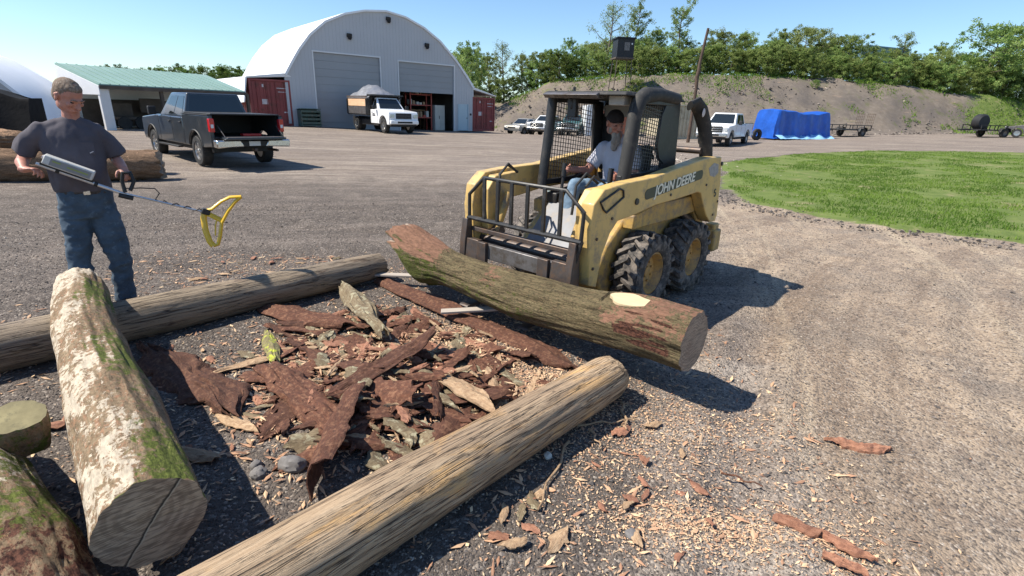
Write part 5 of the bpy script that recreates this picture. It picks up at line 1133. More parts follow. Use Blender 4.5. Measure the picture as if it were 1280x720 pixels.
def car():
    r=empty('car',place(.75,50.5),math.atan2(-.80,-.60),'silver tan estate car parked at the foot of the bank right of the container','car')
    W=.87; p=[(-2.15,.35),(-1.75,.35)]+[(x,z) for x,z in arch(-1.35,.36,.38) if z>.36]+[(-.95,.32),(.95,.32)]+[(x,z) for x,z in arch(1.35,.36,.38) if z>.36]+[(1.75,.34),(2.15,.38),(2.2,.62),(2.1,.82),(1.05,.95),(-2.1,1.0),(-2.2,.7)]
    b=MB(); b.prism(p,-W,W); body=b.build('body',m['silver_paint'],r,bevel=.05,seg=3)
    lo=[(1.1,-.80,.93),(1.1,.80,.93),(-2.05,.80,.97),(-2.05,-.80,.97)]; hi=[(.40,-.60,1.45),(.40,.60,1.45),(-1.75,.60,1.43),(-1.75,-.60,1.43)]
    c=MB(); c.hexa(lo,hi); cab=c.build('cab',m['silver_paint'],body,bevel=.05,seg=3)
    for k,fc in {'windscreen':[lo[0],lo[1],hi[1],hi[0]],'rear_window':[lo[2],lo[3],hi[3],hi[2]]}.items(): w=MB(); qpanel(w,fc,.06,.94,.1,.9,.006); w.build(k,m['glass_dark'],cab)
    for fc in ([lo[1],lo[2],hi[2],hi[1]],[lo[3],lo[0],hi[0],hi[3]]):
        for u0,u1 in((.10,.36),(.39,.64),(.67,.9)):
            w=MB(); qpanel(w,fc,u0,u1,.12,.85,.006); w.build('side_window',m['glass_dark'],cab)
    q=MB(); q.box((2.17,0,.66),(.06,.9,.13)); q.build('grille',m['plastic'],body,bevel=.02)
    for s in(-1,1): q=MB(); q.box((2.1,s*.66,.70),(.16,.30,.14)); q.build('headlight',m['lamp'],body,bevel=.03); q=MB(); q.box((.9,s*.95,1.0),(.1,.16,.12)); q.build('mirror',m['plastic'],body,bevel=.02)
    add_wheels(r,(1.35,-1.35),W-.10,.33,.2,m['alloy'],5)
car()
def parked_edge_car():
    r=empty('car',place(42.6,44.2),2.4,'dark car with bright lamps cut off by the right edge of the picture','car')
    b=MB(); b.prism([(-2.1,.35),(-1.7,.35)]+[(x,z) for x,z in arch(-1.3,.36,.38) if z>.36]+[(-.9,.32),(.9,.32)]+[(x,z) for x,z in arch(1.3,.36,.38) if z>.36]+[(1.7,.34),(2.1,.4),(2.15,.8),(1.0,1.0),(.3,1.5),(-1.6,1.5),(-2.1,1.0)],-.86,.86); body=b.build('body',m['steel_bare'],r,bevel=.06,seg=3)
    for s in(-1,1):
        q=MB(); q.box((2.08,s*.62,.76),(.14,.32,.15)); q.build('headlight',m['lamp'],body,bevel=.03)
        q=MB(); q.prism([(.75,1.04),(.28,1.42),(-1.5,1.42),(-1.8,1.04)],s*.862,s*.866); q.build('side_window',m['glass_dark'],body)
    add_wheels(r,(1.3,-1.3),.76,.33,.2,m['alloy'],5)
parked_edge_car()
# dump truck
def dump():
    rz=math.atan2(-.78,.623); h=Vector((math.cos(rz),math.sin(rz))); fc=Vector((-7.0,33.2)); o=fc-h*2.9
    r=pickup('dump_truck','white single cab dump truck with plywood sideboards and a silver tarp over its load',(o.x,o.y,g(o.x,o.y)+.05),rz,m['white_paint'],style='heavy',bed=False,cabx=.10,wb=(1.92,-2.35),H=2.08,wr=.43)
    q=MB(); q.box((-1.4,-.42,.78),(3.4,.12,.22)); q.box((-1.4,.42,.78),(3.4,.12,.22)); q.box((-1.4,0,.78),(.2,.8,.2)); q.build('chassis_rail',m['plastic'],r)
    q=MB(); q.box((-1.72,0,1.02),(3.35,2.25,.10)); floor=q.build('dump_floor',m['black'],r,bevel=.01)
    for s in(-1,1):
        q=MB(); q.box((-1.72,s*1.12,1.28),(3.35,.06,.46)); sd=q.build('dump_side',m['steel_bare'],r,bevel=.01)
        for x in(-3.30,-.12): k=MB(); k.box((x,s*1.15,1.50),(.10,.08,.95)); k.build('stake',m['black'],sd,bevel=.005)
        q=MB(); q.box((-1.72,s*1.10,1.83),(3.1,.035,.58)); q.build('sideboard',m['plywood'],r,bevel=.004)
        q=MB(); q.box((-1.72,s*1.13,2.14),(3.3,.06,.06)); q.build('top_rail',m['rust'],r)
        q=MB(); q.box((-2.3,s*1.13,.62),(.3,.02,.55)); q.build('mud_flap',m['plastic'],r)
    q=MB(); q.box((-.05,0,1.60),(.07,2.25,1.15)); q.box((.28,0,2.22),(.72,2.2,.09)); q.build('headboard',m['black'],r,bevel=.01)
    q=MB(); q.box((-3.40,0,1.55),(.06,2.2,1.1)); q.build('tailboard',m['black'],r,bevel=.01)
    # tarp heaped over the load: a lumpy ridge
    nu,nv=30,18; V=[];F=[]
    for i in range(nu+1):
        for j in range(nv+1):
            u=i/nu; v=j/nv*2-1; x=-3.42+3.75*u; ridge=.74*min(1,u*2.6,(1-u)*2.2)**.8; z=2.16+ridge*(1-abs(v)**1.7)+.03*math.sin(u*23+v*3)+.02*math.sin(v*17+u*9)
            V.append((x,v*1.17,z if abs(v)<.99 else 2.06))
    n=len(V); V=V+[(x,y*.97,z-.06) for x,y,z in V]
    for i in range(nu):
        for j in range(nv): a=i*(nv+1)+j; F+= [(a,a+1,a+nv+2,a+nv+1),(a+n,a+nv+1+n,a+nv+2+n,a+1+n)]
    t=MB(); t.add(V,F); tp=t.build('load_tarp',m['tarp_silver'],r,smooth=50)
    q=MB(); q.box((.62,-1.0,1.02),(.42,.006,.05)); q.box((.60,-1.0,1.11),(.30,.006,.04)); q.build('door_marking',m['steel'],r)
    # dual rear wheels: an extra inner pair
    tm,rm=wheel_meshes(.43,.24,m['alloy'],8)
    for s in(-1,1): e=bpy.data.objects.new('wheel',None); COL.objects.link(e); e.parent=r; e.location=(-2.35,s*.56,.43); obj('tyre',tm,e)
dump()
# ------------------------------------------------------------------ buildings
FA=Vector((-17.25,34.8,0)); FU=Vector((.77083,.63704,0)); FN=Vector((-.63704,.77083,0))
FRZ=math.atan2(FU.y,FU.x)
def hoop():
    r=empty('hoop_building',(FA.x,FA.y,0),FRZ,'large white fabric arch building with two tall sectional doors','building')
    # local X along the front, Y into the building
    ctr=[(2.3,3.50),(2.75,4.22),(3.35,5.12),(4.15,6.08),(5.25,6.98),(6.65,7.62),(8.1,8.0),(9.75,8.18),(11.3,7.98),(12.85,7.44),(14.24,6.66),(15.71,5.42),(16.8,4.25),(17.45,3.45)]
    D=11.5
    w=MB()
    # end wall with door openings, built from butted strips
    def ztop(x):
        for (x0,z0),(x1,z1) in zip(ctr,ctr[1:]):
            if x0<=x<=x1: return z0+(z1-z0)*(x-x0)/(x1-x0)
    def strip(x0,x1,zb,zt=None):
        xs=[x0]+[x for x,_ in ctr if x0<x<x1]+[x1]
        if zt is None: w.prism([(x0,zb),(x1,zb)]+[(x,ztop(x)) for x in reversed(xs)],0,.12)
        else: w.prism([(x0,zb),(x1,zb),(x1,zt),(x0,zt)],0,.12)
    strip(2.3,4.3,0); strip(4.3,9.1,5.08); strip(9.1,10.6,0); strip(10.6,15.48,4.97); strip(15.48,15.88,0); strip(15.88,16.92,2.14); strip(16.92,17.45,0)
    wall=w.build('end_wall',m['panel_grey'],r)
    w=MB()
    for i in range(60):
        x=2.5+i*.25
        if x<17.3:
            zb=5.1 if 4.3<x<9.1 else 5.0 if 10.6<x<15.5 else 2.2 if 15.8<x<16.95 else .1
            w.box((x,-.004,(zb+ztop(x)-.1)/2),(.018,.010,ztop(x)-.1-zb))
    w.build('siding_rib',m['panel_grey'],wall)
    # membrane
    k=MB(); n=len(ctr); o=[(x,z+.02) for x,z in ctr]; cx=9.85
    def ring(y,s=0,dz=0): return [(x,y,z+dz) for x,z in o]
    ys=[-.12,0,1.6,3.2,4.8,6.4,8,9.6,D]
    V=[];F=[]
    sub=[]
    for a_,b_ in zip(o,o[1:]): sub+=[a_,((a_[0]+b_[0])/2,(a_[1]+b_[1])/2)]
    sub.append(o[-1]); n=len(sub)
    for y in ys: V+=[(x,y,z+.06) for x,z in sub]
    m0=len(V)
    for y in ys: V+=[(cx+(x-cx)*.985,y,z-.06) for x,z in sub]
    for i in range(len(ys)-1):
        for j in range(n-1): a=i*n+j; F+=[(a,a+1,a+n+1,a+n),(a+m0,a+n+m0,a+n+1+m0,a+1+m0)]
    for j in range(n-1): F+=[(j,j+m0,j+1+m0,j+1)]
    k.add(V,F); k.build('membrane_roof',m['fabric_white'],r,smooth=60)
    # lean-to skirts over the containers
    k=MB(); k.hexa([(2.75,-.02,3.42),(-.02,-.02,3.2),(-.02,D,3.2),(2.75,D,3.42)],[(2.32,-.05,3.62),(-.06,-.05,3.28),(-.06,D,3.28),(2.32,D,3.62)])
    k.hexa([(-.02,-.06,3.19),(-.10,-.06,3.27),(-.10,D,3.27),(-.02,D,3.19)],[(-.30,-.06,1.72),(-.36,-.06,1.74),(-.9,D,1.2),(-.84,D,1.2)])
    k.build('side_skirt',m['fabric_white'],r)
    k=MB(); k.hexa([(17.35,-.02,3.35),(19.8,-.02,2.86),(19.8,D,2.86),(17.35,D,3.35)],[(17.40,-.05,3.52),(19.86,-.05,2.92),(19.86,D,2.92),(17.40,D,3.52)]); k.build('side_skirt',m['fabric_white'],r)
    # back wall and floor
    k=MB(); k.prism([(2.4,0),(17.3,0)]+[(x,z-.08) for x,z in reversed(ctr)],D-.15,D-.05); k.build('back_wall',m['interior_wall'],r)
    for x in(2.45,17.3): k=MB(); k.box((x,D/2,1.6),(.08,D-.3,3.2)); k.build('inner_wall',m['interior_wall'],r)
    # doors
    d=MB(); N_=10
    for i in range(N_): z0=.05+i*5.02/N_; d.box((6.7,.10,z0+5.02/N_/2),(4.86,.05,5.02/N_-.012))
    dl=d.build('sectional_door',m['door_grey'],r)
    d=MB(); d.box((6.7,.14,2.56),(4.84,.03,5.0)); d.build('door_backing',m['door_grey'],dl)
    d=MB(); N_=5
    for i in range(N_): z0=2.87+i*2.10/N_; d.box((13.04,.10,z0+2.10/N_/2),(4.92,.05,2.10/N_-.012))
    dr=d.build('sectional_door',m['door_grey'],r); dr['label']='half raised door panel'
    d=MB(); d.box((13.04,.14,3.92),(4.9,.03,2.08)); d.build('door_backing',m['door_grey'],dr)
    for x0,x1,zt in((4.3,9.1,5.08),(10.6,15.5,4.97)):
        t=MB(); t.box((x0-.04,-.02,zt/2),(.09,.05,zt)); t.box((x1+.04,-.02,zt/2),(.09,.05,zt)); t.box(((x0+x1)/2,-.02,zt+.05),(x1-x0+.18,.05,.10)); t.build('door_frame',m['shed_white'],r)
    t=MB(); t.box((16.4,.03,1.09),(.94,.05,2.1)); md=t.build('side_door',m['door_blue'],r,bevel=.01)
    t=MB(); t.box((16.78,-.02,1.05),(.10,.05,.05)); t.build('door_handle',m['steel'],md)
    for x0,x1 in((15.88,15.94),(16.86,16.92)): t=MB(); t.box(((x0+x1)/2,-.02,1.08),(.06,.05,2.14)); t.build('door_jamb',m['door_blue'],r)
    for x,z in((6.9,6.33),(13.03,6.30),(9.9,7.72)):
        l=MB(); l.box((x,-.08,z),(.34,.16,.24),rx=.3); l.tube([(x,-.16,z-.12),(x,-.10,z-.26)],[.16,.10],12); l.build('flood_lamp',m['plastic'],r,bevel=.02)
    for x in(3.0,17.15): l=MB(); l.box((x,-.05,1.35),(.12,.08,.16)); l.build('electric_box',m['plastic'],r,bevel=.01)
    # roof arches (ribs) inside
    for y in(1.0,5,9): l=MB(); l.tube([(cx+(x-cx)*.96,y,z-.25) for x,z in ctr],.05,6); l.build('arch_rib',m['steel_bare'],r)
    return r
HB=hoop()
def inb(x,y,z=0): p=FA+FU*x+FN*y; return (p.x,p.y,z)
def container(x,w,h,z0,mat,label,L=11.2,marks=True):
    r=empty('shipping_container',inb(x,0,z0),FRZ,label,'container')
    b=MB(); b.box((w/2,L/2+.06,h/2),(w-.16,L-.1,h-.1)); b.build('inner_shell',m[mat],r)
    for xx in(.04,w-.04):
        q=MB(); n=int(L/.28)
        for i in range(n): q.box((xx,.3+i*.28,h/2),(.07 if i%2 else .045,.16,h-.24))
        q.build('corrugated_side',m[mat],r)
    q=MB()
    for xx in(.06,w-.06):
        q.box((xx,.05,h/2),(.12,.12,h))
    q.box((w/2,.05,h-.06),(w-.24,.12,.12)); q.box((w/2,.05,.08),(w-.24,.12,.16)); q.build('corner_frame',m[mat],r,bevel=.01)
    for s in(0,1):
        x0=.13+s*(w/2-.12); d=MB(); ww=w/2-.14; d.box((x0+ww/2,.07,h/2),(ww,.04,h-.3))
        for i in range(5): d.box((x0+ww*(i+.5)/5,.045,h/2),(ww*.09,.03,h-.4))
        dr=d.build('door_leaf',m[mat],r)
        for k in(.28,.78): b=MB(); b.tube([(x0+ww*k,.0,.15),(x0+ww*k,.0,h-.15)],.018,8); b.box((x0+ww*k,-.005,h*.42),(.05,.04,.14)); b.build('lock_rod',m[mat],dr)
        if marks:
            mk=MB()
            if s==0: mk.box((x0+ww*.62,.018,h*.86),(.10,.01,.18)); mk.build('marking',m['mark_white'],dr); mk=MB(); mk.box((x0+ww*.66,.018,h*.52),(.36,.01,.32))
            else: mk.box((x0+ww*.62,.018,h*.82),(.62,.01,.05)); mk.box((x0+ww*.62,.018,h*.74),(.5,.01,.04)); mk.box((x0+ww*.75,.018,h*.30),(.26,.01,.08))
            mk.build('marking',m['mark_white'],dr)
    return r
container(.05,2.55,2.88,.30,'cont_red','faded red shipping container at the left corner of the arch building')
container(17.36,2.36,2.76,.0,'cont_red','faded red shipping container at the right corner of the arch building')
# dark green crate-like bin left of the tall door
q=empty('bin',inb(2.95,-.95,.28),FRZ,'dark green slatted bin standing against the wall beside the left door','bin')
b=MB(); b.box((.55,.4,.10),(1.3,.8,.08)); b.box((.55,.75,.6),(1.3,.05,1.0)); b.build('bin_body',m['greenbin'],q)
for i in range(4): b=MB(); b.box((.55,.02,.25+.25*i),(1.3,.04,.13)); b.build('slat',m['greenbin'],q)
for x in(-.08,1.18): b=MB(); b.box((x,.39,.55),(.05,.76,1.05)); b.build('bin_side',m['greenbin'],q)
b=MB(); b.box((.55,.39,1.14),(1.36,.84,.05),rx=-.06); b.build('bin_lid',m['greenbin'],q)
# things inside the open door
def shelf():
    q=empty('storage_rack',inb(12.1,1.1,0),FRZ,'red steel rack crowded with boxes inside the half open door','rack')
    for x in(0,1.9):
        for y in(0,.8): b=MB(); b.box((x,y,1.6),(.09,.09,3.2)); b.build('upright',m['red_shelf'],q)
    for z in(1.0,1.95,2.75): b=MB(); b.box((.95,.4,z),(1.9,.85,.08)); b.build('shelf',m['red_shelf'],q)
shelf()
rg=random.Random(9)
for i in range(16):
    zt=[1.04,1.99,2.79][i%3]; x=12.2+ (i//3)*.31; hh=rg.uniform(.15,.5)
    b=MB(); b.box((0,0,hh/2),(rg.uniform(.18,.28),.4,hh)); o=b.build('carton',m[rg.choice(['cardboard','red_shelf','cardboard','white_appl','shed_dark'])],bevel=.01); o.location=inb(x,1.45,zt); o.rotation_euler=(0,0,FRZ+rg.uniform(-.15,.15)); tag(o,'small box packed on the red rack inside the open door','box','boxes on the red rack')
q=empty('cabinet',inb(14.3,.9,0),FRZ,'tall off white cabinet standing just inside the half open door','cabinet'); b=MB(); b.box((.4,.3,1.0),(.95,.6,2.0)); cb=b.build('carcass',m['white_appl'],q,bevel=.02)
for x in(.17,.63): b=MB(); b.box((x,-.01,1.0),(.43,.02,1.9)); b.build('cabinet_door',m['white_appl'],q,bevel=.008)
b=MB(); b.box((.33,-.04,1.05),(.03,.03,.25)); b.build('handle',m['plastic'],q)
q=empty('workbench',inb(12.7,2.4,0),FRZ,'wooden workbench inside the half open door','workbench'); b=MB(); b.box((.6,.4,1.55),(1.7,.8,.08)); b.build('bench_top',m['plywood'],q)
for x in(-.18,1.38):
    for y in(.08,.72): b=MB(); b.box((x,y,.76),(.09,.09,1.52)); b.build('leg',m['wood_dark'],q)
# green roofed open shed
def shed():
    a=Vector((-19.2,25.2,0)); b_=Vector((-16.5,31.0,0)); u=(b_-a).normalized(); rz=math.atan2(u.y,u.x); L=(b_-a).length+.6
    r=empty('open_shed',(a.x,a.y,.25),rz,'open fronted shed with a pale green metal roof beside the arch building','shed')
    # local X along the open front; Y away from camera is +
    k=MB(); k.hexa([(-.5,-.6,1.98),(L,-.6,1.98),(L,2.6,2.86),(-.5,2.6,2.86)],[(-.5,-.6,2.06),(L,-.6,2.06),(L,2.6,2.94),(-.5,2.6,2.94)]); rf=k.build('roof',m['green_roof'],r)
    k=MB()
    for i in range(int((L+.5)/.4)): 
        x=-.45+i*.4; k.hexa([(x,-.62,2.05),(x+.04,-.62,2.05),(x+.04,2.6,2.93),(x,2.6,2.93)],[(x,-.62,2.09),(x+.04,-.62,2.09),(x+.04,2.6,2.97),(x,2.6,2.97)])
    k.build('roof_rib',m['green_roof'],rf)
    k=MB(); k.box((L/2-.2,-.62,1.93),(L+.6,.05,.16)); k.build('fascia',m['shed_dark'],r)
    k=MB(); k.prism([(-.6,1.6),(2.6,1.6),(2.6,2.86),(-.6,1.98)],-.53,-.47,'x'); k.build('gable_panel',m['shed_white'],r)
    k=MB(); k.box((-.3,-.45,.95),(.42,.14,1.98)); k.build('corner_post',m['shed_white'],r)
    k=MB(); k.box((L/2,2.5,1.3),(L,.08,2.6)); k.build('back_wall',m['shed_white'],r)
    k=MB(); k.box((L/2,2.43,.75),(L-.2,.05,1.3)); k.build('back_boarding',m['shed_dark'],r)
    for x in(2.3,4.8,7.2): k=MB(); k.box((x,-.45,.95),(.14,.14,1.95)); k.build('post',m['shed_dark'],r)
    for x in(1,3,5,7): k=MB(); k.hexa([(x,-.5,1.86),(x+.08,-.5,1.86),(x+.08,2.4,2.7),(x,2.4,2.7)],[(x,-.5,1.96),(x+.08,-.5,1.96),(x+.08,2.4,2.8),(x,2.4,2.8)]); k.build('rafter',m['shed_dark'],r)
    return a,u,rz
sa,su,srz=shed(); sn=Vector((-su.y,su.x,0))
def sp(x,y,z=.25): p=sa+su*x+sn*y; return (p.x,p.y,z)
for i,(x,w,h) in enumerate(((1.3,1.1,.9),(2.9,1.3,1.15),(4.5,1.2,.8))):
    q=empty('farm_cart',sp(x,1.0),srz,['small dark cart under the left end of the green roof','taller dark cart in the middle of the open shed','low dark cart at the right of the open shed'][i],'cart')
    b=MB(); b.box((0,0,.55),(w,.9,.12)); b.box((0,.4,h),(w,.06,.7)); b.build('deck',m['shed_dark'],q,bevel=.02)
    for s in(-1,1): b=MB(); b.lathe([(.05,-.06),(.30,-.06),(.32,0),(.30,.06),(.05,.06)],18,c=(s*w*.35,-.45,.32)); b.build('wheel',m['rubber_clean'],q,smooth=40)
# second arch building at the left edge
def hoop2():
    a=Vector((-22.2,19.2,0)); rz=R(28); r=empty('hoop_building',(a.x,a.y,.1),rz,'white arch building cut off by the left edge behind the man','building')
    pr=[(-5.4,0),(-5.3,1.5),(-4.6,2.7),(-3.2,3.45),(-1.4,3.85),(0.2,3.7),(1.7,3.1),(2.9,2.2),(3.8,1.2),(4.2,0)]
    k=MB(); k.prism(pr,0,.12); ew=k.build('end_wall',m['panel_grey'],r)
    k=MB(); n=len(pr); V=[(x*1.02,y,z*1.02) for y in(-.12,7) for x,z in pr]+[(x*.99,y,z*.985) for y in(-.12,7) for x,z in pr]
    F=[(j,j+1,n+j+1,n+j) for j in range(n-1)]+[(2*n+j,3*n+j,3*n+j+1,2*n+j+1) for j in range(n-1)]+[(j,2*n+j,2*n+j+1,j+1) for j in range(n-1)]; k.add(V,F); k.build('membrane_roof',m['fabric_white'],r,smooth=60)
    k=MB(); k.box((1.0,-.04,2.35),(.75,.06,.75)); k.build('window',m['steel_bare'],ew)
    k=MB(); k.box((1.0,-.08,1.92),(.85,.1,.08)); k.build('window_sill',m['shed_white'],ew)
hoop2()
def leanto():
    # black tarp stretched over a stack: a sloped faceted heap with folds
    r=None; k=MB(); nu,nv=26,12; V=[];F=[]
    for i in range(nu+1):
        for j in range(nv+1):
            u=i/nu; v=j/nv; x=-3.2+5.0*u; top=2.15-.55*max(0,u-.25)/.75-.08*math.sin(u*15); y=-.2-1.1*(1-v)**1.2+.06*math.sin(u*21+v*4); z=top*min(1,v*1.25)**.8 if v<1 else top
            V.append((x,y,z+.03*math.sin(u*31+v*7)))
    n=len(V); V+=[(x,1.6,z) for x,y,z in V]
    for i in range(nu):
        for j in range(nv): a=i*(nv+1)+j; F+=[(a,a+nv+1,a+nv+2,a+1),(a+n,a+1+n,a+nv+2+n,a+nv+1+n)]
    for i in range(nu): a=i*(nv+1)+nv; F.append((a,a+nv+1,a+nv+1+n,a+n))
    for j in range(nv): a=j; F.append((a,a+1,a+1+n,a+n)); a=nu*(nv+1)+j; F.append((a,a+n,a+1+n,a+1))
    k.add(V,F); o=k.build('covered_stack',m['tarp_black'],smooth=50); o.location=(-17.0,16.2,.1); o.rotation_euler=(0,0,R(32)); tag(o,'tall stack under a black tarp with a sloping top behind the man','covered stack')
leanto()
# boxes seen behind the loader: rust and tan containers and a white box trailer
def yard_box(name,lab,cat,x,y,w,d,h,mat,rz):
    r=empty(name,place(x,y),rz,lab,cat); b=MB(); b.box((0,0,h/2+.1),(w-.1,d-.1,h-.1)); b.build('box_body',m[mat],r,bevel=.02)
    q=MB(); 
    for i in range(int(w/.3)): q.box((-w/2+.2+i*.3,-d/2+.02,h/2+.1),(.12,.07,h-.25))
    q.build('corrugated_side',m[mat],r)
    q=MB(); q.box((0,-d/2,h+.04),(w,.1,.12)); q.box((0,-d/2,.12),(w,.1,.14)); q.box((-w/2,-d/2,h/2),(.12,.12,h)); q.box((w/2,-d/2,h/2),(.12,.12,h)); q.build('frame',m[mat],r,bevel=.01)
yard_box('shipping_container','rusty orange container seen through the left screen of the loader cab','container',8.4,50.0,4.2,2.4,2.5,'cont_orange',.15)
yard_box('shipping_container','tan container seen between the cab and its rear link','container',12.4,43.5,3.2,2.4,2.5,'cont_tan',.25)
yard_box('box_trailer','white upright box trailer seen through the left screen of the loader cab','trailer',6.35,47.6,1.1,2.2,2.5,'white_paint',.1)
# blue tarp load
def bluetarp():
    r=empty('tarp_covered_load',(21.9,43.0,g(21.9,43.0)),math.atan2(44.67-42.07,25.39-19.13),'bright blue tarp draped over a long stack beside the white pickup','tarp')
    def sheet(x0,x1,y0,y1,h,seed,drop=0):
        nx,nz=44,14; V=[];F=[]; rg_=np.random.default_rng(seed)
        prof=[(0,0.0),(.25,.02),(.6,.06),(.9,.10),(1,.16)]
        path=[(y0-.28,0.02),(y0-.12,.12),(y0-.08,.4*h),(y0-.04,.75*h),(y0+.02,.97*h),(y0+.15,h),((y0+y1)/2,h*1.03),(y1-.1,h),(y1,.9*h),(y1+.05,.5*h),(y1+.15,.03)]
        for i in range(nx+1):
            u=i/nx; x=x0+(x1-x0)*u
            for j,(y,z) in enumerate(path):
                f=math.sin(u*29+j*.5+math.sin(u*9)*2)*.09+math.sin(u*67+j)*.04; edge=min(1,u*9,(1-u)*9); lean=.25*(1-edge)*(1 if u<.5 else -1)*(z/h)
                V.append((x+lean+.03*math.sin(j*2+u*9),y+f*(1.2-z/h)*(1 if j<5 else .4),z*(1+.05*math.sin(u*7+.5)+.02*math.sin(u*23))+(.03*math.sin(u*50) if j==0 else 0)))
        k=len(path)
        for i in range(nx):
            for j in range(k-1): a=i*k+j; F.append((a,a+k,a+k+1,a+1))
        F.append(tuple(range(k))); F.append(tuple(nx*k+j for j in range(k-1,-1,-1)))
        q=MB(); q.add(V,F); return q
    sheet(-3.1,2.9,-1.0,1.0,2.0,1).build('tarp_sheet',m['tarp_blue'],r,smooth=50)
    q=MB(); V=[];F=[]
    for i in range(31):
        u=i/30; x=-2.9+5.9*u
        V+= [(x,-1.62-.12*math.sin(u*19),.03+.03*abs(math.sin(u*43))),(x+.1*math.sin(u*31),-1.28,.20+.10*math.sin(u*27)+.12*math.exp(-((u-.72)/.12)**2)),(x,-1.02,.30+.07*math.sin(u*33)+.16*math.exp(-((u-.75)/.1)**2))]
    for i in range(30):
        for j in(0,1): a=i*3+j; F.append((a,a+3,a+4,a+1))
    q.add(V,F); q.build('tarp_hem',m['tarp_pale'],r,smooth=50)
bluetarp()
def utility_trailer(x,y,rz,lab,L=3.6,gates=True):
    r=empty('utility_trailer',place(x,y),rz,lab,'trailer')
    d=MB(); d.box((0,0,.58),(L,1.7,.10)); d.build('deck',m['black'],r,bevel=.01)
    d=MB(); d.hexa([(L/2,-.05,.5),(L/2,.05,.5),(L/2+1.2,.04,.5),(L/2+1.2,-.04,.5)],[(L/2,-.05,.6),(L/2,.05,.6),(L/2+1.2,.04,.58),(L/2+1.2,-.04,.58)]); d.build('drawbar',m['black'],r)
    for s in(-1,1):
        d=MB(); d.box((0,s*.83,.95),(L,.05,.06)); 
        for i in range(5): d.box((-L/2+.05+i*(L-.1)/4,s*.83,.78),(.05,.05,.36))
        d.build('side_rail',m['black'],r)
        t=MB(); t.lathe([(.18,-.11),(.20,-.12),(.33,-.12),(.36,-.08),(.36,.08),(.33,.12),(.20,.12),(.18,.11),(.18,-.11)],22,c=(-.5,s*1.0,.36)); w=t.build('tyre',m['rubber_clean'],r,smooth=40)
        t=MB(); t.lathe([(.19,-.08),(.19,.09),(.12,.05),(.02,.05)],18,c=(-.5,s*1.0,.36)); t.build('rim',m['steel_bare'],w,smooth=40)
        t=MB(); t.tube([(-.98,s*1.0,.45),(-.88,s*1.0,.74),(-.5,s*1.0,.82),(-.12,s*1.0,.74),(-.02,s*1.0,.45)],[(.13,.015)]*5,6,flat=(0,1,0)); t.build('mudguard',m['black'],r)
    if gates:
        for s in(-1,1):
            q=MB(); y0,y1=s*.15,s*.80
            for i in range(6): q.box((-L/2-.05-.02*i,(y0+y1)/2,.70+.24*i),(.03,abs(y1-y0),.03))
            for i in range(5): yy=y0+(y1-y0)*i/4; q.tube([(-L/2-.05,yy,.62),(-L/2-.17,yy,1.95)],.012,6)
            q.build('ramp_gate',m['rust'],r)
    return r
utility_trailer(28.6,46.8,math.atan2(-2.6,-6.3),'black utility trailer with two upright mesh ramps right of the blue tarp')
def tow_frame():
    r=empty('towed_axle',place(17.9,41.4),.35,'small black axle trailer between the white pickup and the blue tarp','trailer')
    d=MB(); d.tube([(-3.0,0,.55),(0.1,0,.50)],.06,8); d.build('drawbar',m['black'],r); d=MB(); d.box((0,0,.45),(.15,1.3,.12)); d.build('axle',m['black'],r)
    for s in(-1,1): t=MB(); t.lathe([(.18,-.11),(.20,-.12),(.38,-.12),(.42,-.08),(.42,.08),(.38,.12),(.20,.12),(.18,.11),(.18,-.11)],22,c=(0,s*.72,.42)); t.build('tyre',m['rubber_clean'],r,smooth=40)
tow_frame()
def right_machine():
    x,y=39.6,45.6; r=utility_trailer(x,y,PI+.12,'low black trailer carrying a round drummed machine below the grassy slope at right',L=3.2,gates=False)
    t=MB(); t.lathe([(.05,-.35),(.50,-.35),(.62,-.22),(.62,.22),(.50,.35),(.05,.35)],24,c=(.9,0,1.20)); dm=t.build('drum_machine',m['plastic'],None,smooth=40)
    dm.matrix_world=r.matrix_basis.copy(); tag(dm,'round black drum standing on the low trailer at right','drum')
right_machine()
# hunting blind on legs
def blind():
    x,y=10.5,57.6; z0=g(x,y); r=empty('hunting_blind',(x,y,z0),.12,'black box blind raised on legs above the bank crest','blind')
    zb=7.15-z0; b=MB(); b.box((0,0,zb+.95),(1.75,1.75,1.75)); bo=b.build('cabin',m['blind_black'],r,bevel=.02)
    b=MB(); b.box((0,0,zb+1.88),(2.0,2.0,.12)); b.build('roof',m['blind_black'],r); b=MB(); b.box((0,0,zb+.02),(1.95,1.95,.14)); b.build('floor',m['shed_dark'],r)
    b=MB(); b.box((.12,-.885,zb+1.1),(.55,.03,.75)); b.build('window',m['steel_bare'],bo)
    b=MB(); b.box((.62,-.885,zb+1.35),(.14,.03,.16)); b.build('peep_window',m['plate'],bo)
    for sx in(-1,1):
        for sy in(-1,1): b=MB(); b.tube([(sx*.95,sy*.95,-.3),(sx*.75,sy*.75,zb)],.045,6); b.build('leg',m['shed_dark'],r)
blind()
# leaning rusty pole with a kink
k=MB(); k.tube([(0,0,-.2),(.03,0,2.0),(.06,0,3.6),(.0,0,4.3),(.08,.02,4.75),(.06,0,5.2),(.30,0,7.35)],[.12,.11,.105,.14,.13,.10,.085],10)
o=k.build('leaning_pole',m['rust'],smooth=50); o.location=(12.15,38,g(12.15,38)); tag(o,'thin rusty leaning pole standing behind the loader cab','pole')
# far blue grey building in the trees
q=empty('warehouse',(69,112,g(69,112)),.35,'flat roofed blue grey building half hidden by trees on the skyline','building')
b=MB(); b.box((0,0,4.4),(11.5,8,8.8)); b.build('wall',m['steel_blue'],q); b=MB(); b.box((0,0,8.9),(11.9,8.4,.25)); b.build('roof',m['steel_blue'],q)
